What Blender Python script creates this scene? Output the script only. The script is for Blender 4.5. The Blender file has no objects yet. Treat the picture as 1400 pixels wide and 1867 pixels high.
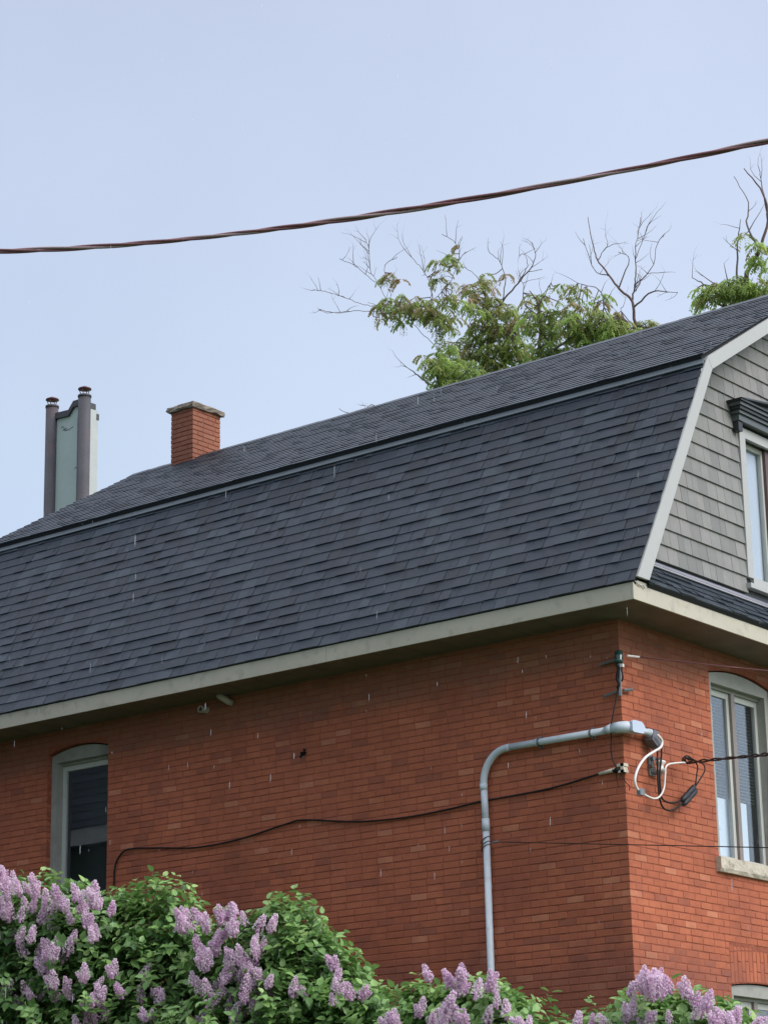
import bpy, math, random
import numpy as np
from mathutils import Vector, Matrix
rnd = random.Random(7)
NR = np.random.default_rng(11)
scene = bpy.context.scene
COL = scene.collection

# ---------------------------------------------------------------- camera
cam_data = bpy.data.cameras.new('camera')
cam = bpy.data.objects.new('camera', cam_data)
COL.objects.link(cam)
scene.camera = cam
CP = Vector((12.18775, -18.95212, 1.6))
RT = Vector((0.78106835, 0.62417452, -0.0183956))
DN = Vector((-0.19446534, 0.21514123, -0.95702533))
FW = Vector((-0.59339318, 0.7510795, 0.28942032))
cam.matrix_world = Matrix(((RT.x, -DN.x, -FW.x, CP.x), (RT.y, -DN.y, -FW.y, CP.y), (RT.z, -DN.z, -FW.z, CP.z), (0, 0, 0, 1)))
cam_data.sensor_fit = 'VERTICAL'
cam_data.sensor_height = 24.0
cam_data.lens = 24.0 * 4456.88 / 1867.0
cam_data.clip_start = 0.1
cam_data.clip_end = 3000.0

# ---------------------------------------------------------------- world: rainy overcast
world = bpy.data.worlds.new("World")
scene.world = world
world.use_nodes = True
wn, wl = world.node_tree.nodes, world.node_tree.links
wn.clear()
SUN_EL, SUN_AZ = math.radians(38), math.radians(5)       # azimuth from +X towards +Y
wout = wn.new('ShaderNodeOutputWorld')
sky = wn.new('ShaderNodeTexSky')
sky.sky_type = 'NISHITA'
sky.sun_disc = False
sky.sun_elevation = SUN_EL
sky.sun_rotation = math.radians(90) - SUN_AZ
b1 = wn.new('ShaderNodeBackground'); b1.inputs['Strength'].default_value = 0.05
wl.new(sky.outputs[0], b1.inputs[0])
tc = wn.new('ShaderNodeTexCoord')
sep = wn.new('ShaderNodeSeparateXYZ'); wl.new(tc.outputs['Generated'], sep.inputs[0])
ramp = wn.new('ShaderNodeValToRGB')
cr = ramp.color_ramp
cr.elements[0].position = 0.0; cr.elements[0].color = (0.24, 0.265, 0.30, 1)
cr.elements[1].position = 1.0; cr.elements[1].color = (0.95, 0.95, 0.97, 1)
e = cr.elements.new(0.30); e.color = (0.262, 0.280, 0.315, 1)
e = cr.elements.new(0.50); e.color = (0.268, 0.280, 0.330, 1)
e = cr.elements.new(0.68); e.color = (0.50, 0.51, 0.55, 1)
wl.new(sep.outputs['Z'], ramp.inputs[0])
nz = wn.new('ShaderNodeTexNoise'); nz.inputs['Scale'].default_value = 3.2; nz.inputs['Detail'].default_value = 7.0
wl.new(tc.outputs['Generated'], nz.inputs['Vector'])
mr = wn.new('ShaderNodeMapRange'); mr.inputs['From Min'].default_value = 0.3; mr.inputs['From Max'].default_value = 0.7; mr.inputs['To Min'].default_value = 0.87; mr.inputs['To Max'].default_value = 1.08
wl.new(nz.outputs[0], mr.inputs[0])
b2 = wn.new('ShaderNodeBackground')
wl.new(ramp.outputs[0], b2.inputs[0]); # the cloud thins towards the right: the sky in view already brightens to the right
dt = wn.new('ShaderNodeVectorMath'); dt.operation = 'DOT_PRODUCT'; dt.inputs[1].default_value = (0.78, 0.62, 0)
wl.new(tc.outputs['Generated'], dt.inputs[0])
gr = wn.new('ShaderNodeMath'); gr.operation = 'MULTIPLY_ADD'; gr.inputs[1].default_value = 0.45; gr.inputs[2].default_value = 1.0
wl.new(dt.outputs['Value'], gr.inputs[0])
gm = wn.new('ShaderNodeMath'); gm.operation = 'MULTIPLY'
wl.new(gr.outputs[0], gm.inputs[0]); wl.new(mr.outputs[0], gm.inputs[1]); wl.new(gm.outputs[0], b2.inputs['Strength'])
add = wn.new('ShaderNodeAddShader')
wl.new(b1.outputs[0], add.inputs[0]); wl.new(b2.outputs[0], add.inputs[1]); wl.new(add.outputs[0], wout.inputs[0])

sun_d = bpy.data.lights.new('sun', 'SUN')
sun_d.energy = 1.4
sun_d.angle = math.radians(35)
sun_d.color = (1.0, 0.96, 0.90)
sun = bpy.data.objects.new('sun', sun_d); COL.objects.link(sun)
sd = Vector((math.cos(SUN_EL) * math.cos(SUN_AZ), math.cos(SUN_EL) * math.sin(SUN_AZ), math.sin(SUN_EL)))
sun.rotation_euler = sd.to_track_quat('Z', 'Y').to_euler()
sun.location = (20, 0, 40)

scene.view_settings.view_transform = 'Standard'
scene.view_settings.look = 'None'
scene.view_settings.exposure = 0.84
scene.view_settings.gamma = 1.0
scene.view_settings.use_curve_mapping = False
scene.render.engine = 'CYCLES'
scene.cycles.max_bounces = 6
scene.cycles.transparent_max_bounces = 12
scene.cycles.sample_clamp_indirect = 8
D = {'blk1': [[0.13, 0.453, 6.13], [0.13, 0.44, 6.003], [0.13, 0.396, 5.84], [0.13, 0.394, 5.71], [0.13, 0.413, 5.608], [0.13, 0.525, 5.581], [0.13, 0.661, 5.599], [0.13, 0.772, 5.639]],
 'blk2': [[0.14, 0.366, 6.085], [0.14, 0.352, 5.936], [0.14, 0.344, 5.754], [0.14, 0.358, 5.6], [0.14, 0.407, 5.519], [0.14, 0.52, 5.502], [0.14, 0.639, 5.537], [0.14, 0.752, 5.604]],
 'blk3': [[0.15, 0.992, 5.797], [0.15, 1.022, 5.896], [0.15, 1.052, 5.99], [0.15, 1.006, 6.032], [0.15, 0.889, 6.048], [0.15, 0.821, 6.054], [0.15, 0.808, 6.02], [0.15, 0.885, 6.004]],
 'blk4': [[0.16, 0.975, 5.788], [0.16, 1.073, 5.875], [0.16, 1.163, 5.967], [0.16, 1.149, 6.024], [0.16, 1.05, 6.037], [0.16, 0.952, 6.05], [0.16, 0.855, 6.068], [0.16, 0.784, 6.036], [0.16, 0.809, 5.998], [0.16, 0.898, 6.005]],
 'cable_side': [[-6.592, -0.02, 5.4], [-6.58, -0.02, 5.637], [-6.507, -0.02, 5.76], [-6.359, -0.02, 5.815], [-5.926, -0.02, 5.778], [-5.367, -0.02, 5.72], [-4.746, -0.02, 5.741], [-4.142, -0.02, 5.819], [-3.882, -0.02, 5.833],
                [-3.268, -0.02, 5.742], [-2.845, -0.02, 5.708], [-2.43, -0.02, 5.701], [-2.023, -0.02, 5.717], [-1.623, -0.02, 5.742], [-0.847, -0.02, 5.765], [-0.27, -0.02, 5.831]],
 'conn': [[0.14, 0.752, 5.604], [0.14, 1.017, 5.785]],
 'drop': [[0.16, 0.859, 6.005], [0.966, -0.022, 5.797], [1.814, -0.995, 5.568], [2.589, -1.9, 5.358], [5.248, -5.232, 4.601]],
 'drop_top': [[0.03, -0.06, 6.805], [-0.001, -0.06, 6.574], [-0.049, -0.06, 6.267], [-0.075, -0.06, 6.115], [-0.081, -0.06, 6.002], [-0.057, -0.06, 5.895], [-0.012, -0.06, 5.822]],
 'flow': {'A': [[-4.327, -3.7, 4.938], [-4.377, -3.7, 4.844], [-4.233, -3.7, 4.854], [-4.125, -3.7, 4.83], [-3.984, -3.7, 4.877], [-4.282, -3.7, 4.71], [-4.352, -3.7, 4.667], [-4.173, -3.7, 4.674], [-3.976, -3.7, 4.643],
                [-4.008, -3.7, 4.548], [-3.821, -3.7, 4.737], [-3.68, -3.7, 4.723], [-3.853, -3.7, 4.643], [-3.713, -3.7, 4.641], [-3.489, -3.7, 4.703], [-3.503, -3.7, 4.596], [-3.368, -3.7, 4.667], [-3.198, -3.7, 4.686],
                [-3.264, -3.7, 4.608], [-3.078, -3.7, 4.613], [-3.261, -3.7, 4.488], [-3.243, -3.7, 4.426], [-3.83, -3.7, 4.47], [-4.324, -3.7, 4.406], [-4.02, -3.7, 4.366], [-3.879, -3.7, 4.353], [-3.981, -3.7, 4.265],
                [-3.789, -3.7, 4.272], [-3.943, -3.7, 4.189], [-3.582, -3.7, 4.326], [-3.561, -3.7, 4.168], [-3.684, -3.7, 4.263], [-3.071, -3.7, 4.279], [-3.835, -3.7, 4.083], [-3.748, -3.7, 4.076], [-3.317, -3.7, 3.969],
                [-3.182, -3.7, 3.981], [-3.049, -3.7, 3.994], [-3.832, -3.7, 3.987], [-3.657, -3.7, 3.925], [-3.554, -3.7, 3.929], [-4.199, -3.7, 3.919], [-4.213, -3.7, 3.824], [-3.951, -3.7, 3.888], [-4.022, -3.7, 3.93],
                [-3.044, -3.7, 3.783], [-3.276, -3.7, 3.695], [-3.158, -3.7, 3.627], [-3.24, -3.7, 3.587], [-3.142, -3.7, 3.696]],
          'B': [[-2.91, -3.5, 3.809], [-2.762, -3.5, 3.798], [-2.613, -3.5, 3.589], [-2.913, -3.5, 3.998], [-2.346, -3.5, 4.406], [-2.153, -3.5, 4.399], [-2.073, -3.5, 4.31], [-1.979, -3.5, 4.359], [-1.884, -3.5, 4.315],
                [-1.79, -3.5, 4.387], [-1.728, -3.5, 4.231], [-1.666, -3.5, 4.375], [-1.557, -3.5, 4.307], [-1.481, -3.5, 4.265], [-1.821, -3.5, 4.228], [-2.041, -3.5, 4.226], [-2.073, -3.5, 4.136], [-1.978, -3.5, 4.104],
                [-1.884, -3.5, 4.165], [-2.009, -3.5, 4.026], [-1.884, -3.5, 3.97], [-1.481, -3.5, 4.129], [-1.574, -3.5, 4.091], [-1.482, -3.5, 4.015], [-1.697, -3.5, 4.034], [-1.79, -3.5, 3.927], [-1.666, -3.5, 3.894],
                [-1.543, -3.5, 3.907], [-1.452, -3.5, 3.899], [-1.422, -3.5, 3.806], [-1.513, -3.5, 3.746], [-1.759, -3.5, 3.856], [-1.883, -3.5, 3.752], [-1.821, -3.5, 3.702], [-1.759, -3.5, 3.607], [-1.667, -3.5, 3.532],
                [-1.484, -3.5, 3.586], [-1.79, -3.5, 3.756], [-1.241, -3.5, 3.758], [-1.048, -3.5, 3.72], [-2.087, -3.5, 3.849], [-1.407, -3.5, 3.738], [-1.605, -3.5, 3.98], [-0.606, -3.5, 3.862], [-0.565, -3.5, 3.759],
                [-0.552, -3.5, 3.681], [-0.495, -3.5, 3.622], [-2.07, -3.5, 3.482], [-2.023, -3.5, 3.49], [-2.71, -3.5, 3.526]],
          'C': [[0.578, -3.7, 3.662], [0.817, -3.7, 3.653], [0.776, -3.7, 3.614], [0.696, -3.7, 3.6], [0.734, -3.7, 3.545], [1.023, -3.7, 3.553], [1.033, -3.7, 3.49], [1.051, -3.7, 3.613], [0.756, -3.7, 3.418], [0.449, -3.7, 3.389],
                [0.491, -3.7, 3.417], [0.609, -3.7, 3.367], [0.395, -3.7, 3.351], [0.554, -3.7, 3.298], [0.686, -3.7, 3.299], [0.857, -3.7, 3.297], [0.949, -3.7, 3.312], [0.15, -3.7, 3.347], [0.218, -3.7, 3.322], [1.083, -3.7, 3.425],
                [1.356, -3.7, 3.242], [1.469, -3.7, 3.224]],
          'D': [[1.767, -3.5, 3.245], [1.84, -3.5, 3.22], [1.961, -3.5, 3.201], [2.25, -3.5, 3.52], [2.353, -3.5, 3.521], [2.442, -3.5, 3.524], [2.525, -3.5, 3.488], [2.597, -3.5, 3.432], [2.314, -3.5, 3.455], [2.408, -3.5, 3.437],
                [2.358, -3.5, 3.401], [2.477, -3.5, 3.392], [2.525, -3.5, 3.408], [2.572, -3.5, 3.405], [2.718, -3.5, 3.315], [2.833, -3.5, 3.306], [2.912, -3.5, 3.281], [2.134, -3.5, 3.259], [2.084, -3.5, 3.223], [2.208, -3.5, 3.293],
                [2.193, -3.5, 3.235], [2.749, -3.5, 3.254], [2.736, -3.5, 3.235], [2.37, -3.5, 3.202], [2.536, -3.5, 3.21], [2.929, -3.5, 3.192], [2.996, -3.5, 3.178], [3.099, -3.5, 3.189], [3.016, -3.5, 3.138], [3.13, -3.5, 3.149],
                [2.903, -3.5, 3.145], [3.218, -3.5, 3.123]]},
 'lil': {'A': [[-5.373, -3.2, 4.506, 0.96, 0.52], [-4.479, -3.2, 4.475, 0.61, 0.44], [-3.83, -3.2, 4.268, 0.48, 0.42], [-4.454, -3.2, 3.726, 1.02, 0.54]],
         'B': [[-3.1, -3.0, 4.341, 0.43, 0.45], [-3.061, -3.0, 3.878, 0.48, 0.42], [-3.579, -3.0, 4.36, 0.35, 0.37], [-2.146, -3.0, 3.971, 0.39, 0.42], [-1.612, -3.0, 4.089, 0.41, 0.39], [-1.339, -3.0, 3.744, 0.57, 0.42],
               [-0.807, -3.0, 3.456, 0.35, 0.2], [-3.325, -3.0, 3.466, 1.02, 0.39], [-1.834, -3.0, 3.368, 1.02, 0.44]],
         'C': [[0.361, -3.2, 3.268, 0.35, 0.22], [0.632, -3.2, 3.313, 0.35, 0.25], [0.84, -3.2, 3.206, 0.24, 0.12], [0.061, -3.2, 3.31, 0.14, 0.3], [-0.251, -3.2, 3.136, 0.38, 0.19], [0.462, -3.2, 3.071, 0.54, 0.2]],
         'D': [[2.118, -3.0, 3.124, 0.39, 0.21], [2.453, -3.0, 3.086, 0.38, 0.2], [1.846, -3.0, 3.085, 0.19, 0.18], [2.679, -3.0, 2.932, 0.32, 0.2], [1.466, -3.0, 3.006, 0.25, 0.15]]},
 'limbs': {'A': [[[-12.103, 13.5, 15.429], [-12.19, 13.5, 16.114], [-12.244, 13.5, 16.676], [-12.259, 13.5, 16.925]],
                 [[-12.259, 13.5, 16.925], [-12.518, 13.5, 17.268], [-12.839, 13.5, 17.662], [-13.13, 13.5, 17.957], [-13.383, 13.5, 18.372], [-13.603, 13.5, 18.718], [-13.634, 13.5, 19.047], [-13.689, 13.5, 19.352]],
                 [[-13.13, 13.5, 17.957], [-13.505, 13.5, 17.992], [-13.883, 13.5, 18.155], [-14.263, 13.5, 18.383], [-14.572, 13.5, 18.529], [-14.845, 13.5, 18.634]],
                 [[-13.13, 13.5, 17.957], [-13.395, 13.5, 17.869], [-13.962, 13.5, 18.016], [-14.346, 13.5, 18.072], [-14.656, 13.5, 18.165]],
                 [[-13.383, 13.5, 18.372], [-13.719, 13.5, 18.685], [-13.944, 13.5, 18.907], [-14.212, 13.5, 19.077]], [[-13.383, 13.5, 18.372], [-13.267, 13.5, 18.499], [-13.298, 13.5, 18.762], [-13.017, 13.5, 18.844]],
                 [[-12.259, 13.5, 16.925], [-12.193, 13.5, 17.155], [-12.238, 13.5, 17.599], [-12.227, 13.5, 17.969], [-12.377, 13.5, 18.322], [-12.664, 13.5, 18.652], [-12.916, 13.5, 19.007]],
                 [[-12.234, 13.5, 17.722], [-11.876, 13.5, 17.999], [-11.723, 13.5, 18.268], [-11.676, 13.5, 18.567], [-11.777, 13.5, 18.814], [-12.025, 13.5, 19.022]],
                 [[-11.683, 13.5, 18.382], [-11.572, 13.5, 18.445], [-11.462, 13.5, 18.507]], [[-12.19, 13.5, 16.114], [-12.509, 13.5, 16.343], [-12.722, 13.5, 16.548], [-12.902, 13.5, 16.715]]],
           'B': [[[-12.274, 15.0, 15.851], [-12.309, 15.0, 16.859], [-12.254, 15.0, 17.349], [-12.198, 15.0, 17.843], [-12.257, 15.0, 18.241], [-12.358, 15.0, 18.524], [-12.386, 15.0, 18.789]],
                 [[-12.254, 15.0, 17.349], [-12.575, 15.0, 17.684], [-12.786, 15.0, 18.058]],
                 [[-12.198, 15.0, 17.843], [-11.856, 15.0, 18.135], [-11.516, 15.0, 18.426], [-11.252, 15.0, 18.672], [-11.148, 15.0, 18.898], [-11.16, 15.0, 19.124]],
                 [[-11.856, 15.0, 18.135], [-11.803, 15.0, 18.567], [-11.826, 15.0, 18.893], [-12.038, 15.0, 19.145]], [[-11.516, 15.0, 18.426], [-11.357, 15.0, 18.764], [-11.49, 15.0, 19.057], [-11.636, 15.0, 19.065]],
                 [[-11.328, 15.0, 18.597], [-11.004, 15.0, 18.572]], [[-12.358, 15.0, 18.524], [-12.532, 15.0, 18.893], [-12.713, 15.0, 19.072]], [[-12.309, 15.0, 16.859], [-11.865, 15.0, 17.001], [-11.563, 15.0, 17.302]]],
           'C': [[[-10.035, 14.0, 15.321], [-10.103, 14.0, 16.049], [-10.222, 14.0, 16.437], [-10.24, 14.0, 16.803], [-10.252, 14.0, 17.29], [-10.344, 14.0, 17.558]], [[-10.252, 14.0, 17.29], [-10.105, 14.0, 17.494], [-9.96, 14.0, 17.638]],
                 [[-10.26, 14.0, 17.11], [-10.506, 14.0, 17.357], [-10.545, 14.0, 17.734], [-10.675, 14.0, 17.984]],
                 [[-10.16, 14.0, 16.302], [-9.638, 14.0, 16.53], [-9.162, 14.0, 16.648], [-8.979, 14.0, 16.957], [-9.125, 14.0, 17.354], [-9.487, 14.0, 17.541]], [[-9.162, 14.0, 16.648], [-8.76, 14.0, 16.722], [-8.556, 14.0, 16.846]]],
           'D': [[[-5.332, 13.0, 15.05], [-5.573, 13.0, 15.768], [-5.653, 13.0, 16.315], [-5.519, 13.0, 16.529], [-5.387, 13.0, 16.715], [-5.207, 13.0, 17.167], [-5.233, 13.0, 17.624], [-5.525, 13.0, 18.136]],
                 [[-5.608, 13.0, 16.109], [-5.86, 13.0, 16.343], [-5.789, 13.0, 16.939], [-5.656, 13.0, 17.296]], [[-5.595, 13.0, 15.884], [-5.901, 13.0, 16.187], [-6.313, 13.0, 16.325], [-6.633, 13.0, 16.563]],
                 [[-5.387, 13.0, 16.715], [-5.535, 13.0, 17.148], [-5.562, 13.0, 17.608], [-5.712, 13.0, 18.05]], [[-5.199, 13.0, 17.276], [-5.279, 13.0, 17.807], [-5.209, 13.0, 17.956]],
                 [[-5.461, 13.0, 15.684], [-5.146, 13.0, 15.985], [-4.935, 13.0, 16.478], [-4.939, 13.0, 17.201]], [[-5.573, 13.0, 15.768], [-6.155, 13.0, 15.976], [-6.352, 13.0, 16.195]]],
           'E': [[[-9.82, 16.5, 16.666], [-9.853, 16.5, 17.3], [-9.846, 16.5, 17.676], [-9.848, 16.5, 17.993], [-10.112, 16.5, 18.317], [-10.343, 16.5, 18.635], [-10.573, 16.5, 19.021], [-10.699, 16.5, 19.381], [-10.729, 16.5, 19.913]],
                 [[-9.848, 16.5, 17.993], [-9.775, 16.5, 18.291], [-9.778, 16.5, 18.61], [-9.77, 16.5, 18.992], [-9.772, 16.5, 19.314], [-9.716, 16.5, 19.686]], [[-9.781, 16.5, 18.803], [-9.572, 16.5, 19.129], [-9.417, 16.5, 19.374]],
                 [[-9.775, 16.5, 18.291], [-9.399, 16.5, 18.507], [-9.236, 16.5, 18.907], [-9.019, 16.5, 19.05]], [[-9.835, 16.5, 17.863], [-9.425, 16.5, 18.071], [-9.153, 16.5, 17.999], [-8.897, 16.5, 17.918]],
                 [[-10.343, 16.5, 18.635], [-10.655, 16.5, 18.849], [-10.803, 16.5, 19.475]], [[-10.112, 16.5, 18.317], [-9.906, 16.5, 18.837], [-10.141, 16.5, 19.063]],
                 [[-10.573, 16.5, 19.021], [-10.421, 16.5, 19.173], [-10.169, 16.5, 19.2]], [[-9.768, 16.5, 18.162], [-9.544, 16.5, 18.419], [-9.166, 16.5, 18.349]]],
           'F': [[[-15.144, 15.0, 16.118], [-15.294, 15.0, 16.54], [-15.449, 15.0, 16.77], [-15.685, 15.0, 16.955]], [[-15.294, 15.0, 16.54], [-15.131, 15.0, 16.762], [-15.01, 15.0, 16.896], [-14.738, 15.0, 16.767]]]},
 'overhead': [[2.309, -10.0, 7.204], [3.248, -10.0, 6.978], [4.128, -10.0, 6.792], [4.644, -10.0, 6.704], [5.152, -10.0, 6.622], [5.601, -10.0, 6.55], [6.03, -10.0, 6.491], [6.409, -10.0, 6.44], [6.714, -10.0, 6.407], [7.038, -10.0, 6.371],
              [7.35, -10.0, 6.334]],
 'tufts': {'A': [[-13.192, 13.5, 18.479, 0.22, 0.19, 6], [-13.207, 13.5, 17.851, 0.33, 0.25, 22], [-12.761, 13.5, 17.798, 0.36, 0.28, 22], [-12.396, 13.5, 17.702, 0.32, 0.25, 16], [-12.037, 13.5, 17.515, 0.35, 0.31, 28],
                 [-11.94, 13.5, 18.265, 0.25, 0.28, 12], [-11.739, 13.5, 17.777, 0.14, 0.24, 8], [-11.636, 13.5, 18.681, 0.08, 0.07, 2], [-11.824, 13.5, 18.483, 0.14, 0.12, 4], [-12.065, 13.5, 16.632, 0.42, 0.36, 45],
                 [-11.788, 13.5, 16.321, 0.41, 0.3, 40], [-12.188, 13.5, 16.174, 0.14, 0.12, 5]],
           'B': [[-12.469, 15.0, 18.553, 0.22, 0.25, 10], [-12.172, 15.0, 18.538, 0.32, 0.32, 18], [-11.761, 15.0, 18.683, 0.09, 0.08, 2], [-12.118, 15.0, 18.013, 0.46, 0.38, 45], [-12.586, 15.0, 17.369, 0.39, 0.38, 45],
                 [-11.995, 15.0, 17.411, 0.42, 0.37, 50], [-11.691, 15.0, 17.712, 0.32, 0.31, 30], [-12.161, 15.0, 16.886, 0.42, 0.25, 35], [-11.573, 15.0, 17.054, 0.35, 0.31, 40]],
           'C': [[-10.275, 14.0, 17.54, 0.2, 0.12, 7], [-10.423, 14.0, 17.335, 0.24, 0.18, 12], [-10.268, 14.0, 16.931, 0.4, 0.3, 40], [-10.185, 14.0, 16.488, 0.33, 0.24, 30], [-9.861, 14.0, 17.551, 0.12, 0.07, 4],
                 [-9.488, 14.0, 17.512, 0.16, 0.1, 6], [-9.609, 14.0, 17.122, 0.39, 0.21, 20], [-8.972, 14.0, 17.104, 0.14, 0.11, 5], [-9.358, 14.0, 16.757, 0.45, 0.24, 50], [-8.959, 14.0, 16.714, 0.38, 0.2, 32],
                 [-9.306, 14.0, 16.447, 0.39, 0.18, 40], [-8.643, 14.0, 16.456, 0.38, 0.16, 38]],
           'D': [[-6.259, 13.0, 16.227, 0.29, 0.19, 26], [-5.844, 13.0, 16.144, 0.34, 0.22, 35], [-5.438, 13.0, 16.008, 0.28, 0.22, 35], [-6.386, 13.0, 16.148, 0.12, 0.16, 5], [-5.345, 13.0, 16.481, 0.17, 0.33, 12],
                 [-5.416, 13.0, 16.723, 0.11, 0.11, 5], [-5.605, 13.0, 17.0, 0.07, 0.07, 3], [-4.983, 13.0, 15.832, 0.33, 0.32, 40]],
           'E': [[-9.804, 16.5, 17.551, 0.34, 0.11, 26], [-10.161, 16.5, 17.44, 0.34, 0.12, 20]],
           'F': []},
 'white1': [[0.16, 0.345, 6.194], [0.16, 0.417, 6.152], [0.16, 0.392, 6.086], [0.16, 0.272, 6.026], [0.16, 0.114, 5.947], [0.16, -0.018, 5.831], [0.16, -0.083, 5.719], [0.16, -0.062, 5.64], [0.16, -0.0, 5.613]],
 'white2': [[0.16, 0.027, 5.606], [0.16, 0.118, 5.582], [0.16, 0.24, 5.577], [0.16, 0.338, 5.616], [0.16, 0.412, 5.703], [0.16, 0.444, 5.832], [0.16, 0.46, 5.902], [0.16, 0.531, 5.943], [0.16, 0.69, 5.976], [0.16, 0.849, 6.003]],
 'wire_low': [[-1.403, -0.12, 5.312], [1.012, -1.545, 4.848], [3.426, -2.97, 4.384], [5.914, -4.438, 3.906]],
 'wire_top': [[0.12, 0.159, 6.919], [0.6, 0.106, 6.789], [1.257, -0.226, 6.579], [1.896, -0.576, 6.377], [5.428, -3.948, 5.092]]}
# ---------------------------------------------------------------- materials
def mat(name, color, rough=0.7, noise=0.0, nscale=6.0, tone=None, bump=0.0, bscale=60.0, spec=0.5, metallic=0.0, trans=0.0, detail_vec='Position', dark=None, darkscale=1.5, darkth=(0.55, 0.7)):
    """principled material; tone=(dark, light) colours mixed by the pieces' own 'tone' attribute"""
    m = bpy.data.materials.new(name); m.use_nodes = True
    n, l = m.node_tree.nodes, m.node_tree.links
    b = n['Principled BSDF']
    b.inputs['Roughness'].default_value = rough
    b.inputs['Specular IOR Level'].default_value = spec
    b.inputs['Metallic'].default_value = metallic
    geo = n.new('ShaderNodeNewGeometry')
    pos = geo.outputs['Position']
    if tone:
        at = n.new('ShaderNodeAttribute'); at.attribute_name = 'tone'
        rp = n.new('ShaderNodeValToRGB')
        els = rp.color_ramp.elements
        els[0].color = (*tone[0], 1); els[1].color = (*tone[-1], 1)
        for i in range(1, len(tone) - 1):
            e = els.new(i / (len(tone) - 1)); e.color = (*tone[i], 1)
        l.new(at.outputs['Fac'], rp.inputs[0])
        col = rp.outputs[0]
    else:
        rgb = n.new('ShaderNodeRGB'); rgb.outputs[0].default_value = (*color, 1)
        col = rgb.outputs[0]
    if noise:
        for sc, amt in ((nscale, noise), (nscale * 7, noise * 0.6)):
            t = n.new('ShaderNodeTexNoise'); t.inputs['Scale'].default_value = sc; t.inputs['Detail'].default_value = 6
            l.new(pos, t.inputs['Vector'])
            r = n.new('ShaderNodeMapRange'); r.inputs['From Min'].default_value = 0.25; r.inputs['From Max'].default_value = 0.75
            r.inputs['To Min'].default_value = 1 - amt; r.inputs['To Max'].default_value = 1 + amt
            l.new(t.outputs[0], r.inputs[0])
            mx = n.new('ShaderNodeVectorMath'); mx.operation = 'SCALE'
            l.new(col, mx.inputs[0]); l.new(r.outputs[0], mx.inputs['Scale'])
            col = mx.outputs[0]
    if dark:
        t = n.new('ShaderNodeTexNoise'); t.inputs['Scale'].default_value = darkscale; t.inputs['Detail'].default_value = 9; t.inputs['Roughness'].default_value = 0.65
        l.new(pos, t.inputs['Vector'])
        r = n.new('ShaderNodeMapRange'); r.inputs['From Min'].default_value = darkth[0]; r.inputs['From Max'].default_value = darkth[1]
        l.new(t.outputs[0], r.inputs[0])
        mx = n.new('ShaderNodeMix'); mx.data_type = 'RGBA'
        l.new(r.outputs[0], mx.inputs['Factor']); l.new(col, mx.inputs['A']); mx.inputs['B'].default_value = (*dark, 1)
        col = mx.outputs['Result']
    l.new(col, b.inputs['Base Color'])
    if bump:
        t = n.new('ShaderNodeTexNoise'); t.inputs['Scale'].default_value = bscale; t.inputs['Detail'].default_value = 5
        l.new(pos, t.inputs['Vector'])
        bp = n.new('ShaderNodeBump'); bp.inputs['Strength'].default_value = bump; bp.inputs['Distance'].default_value = 0.01
        l.new(t.outputs[0], bp.inputs['Height']); l.new(bp.outputs[0], b.inputs['Normal'])
    if trans:
        tr = n.new('ShaderNodeBsdfTranslucent'); l.new(col, tr.inputs[0])
        ms = n.new('ShaderNodeMixShader'); ms.inputs[0].default_value = trans
        l.new(b.outputs[0], ms.inputs[1]); l.new(tr.outputs[0], ms.inputs[2])
        l.new(ms.outputs[0], n['Material Output'].inputs[0])
    return m

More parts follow.
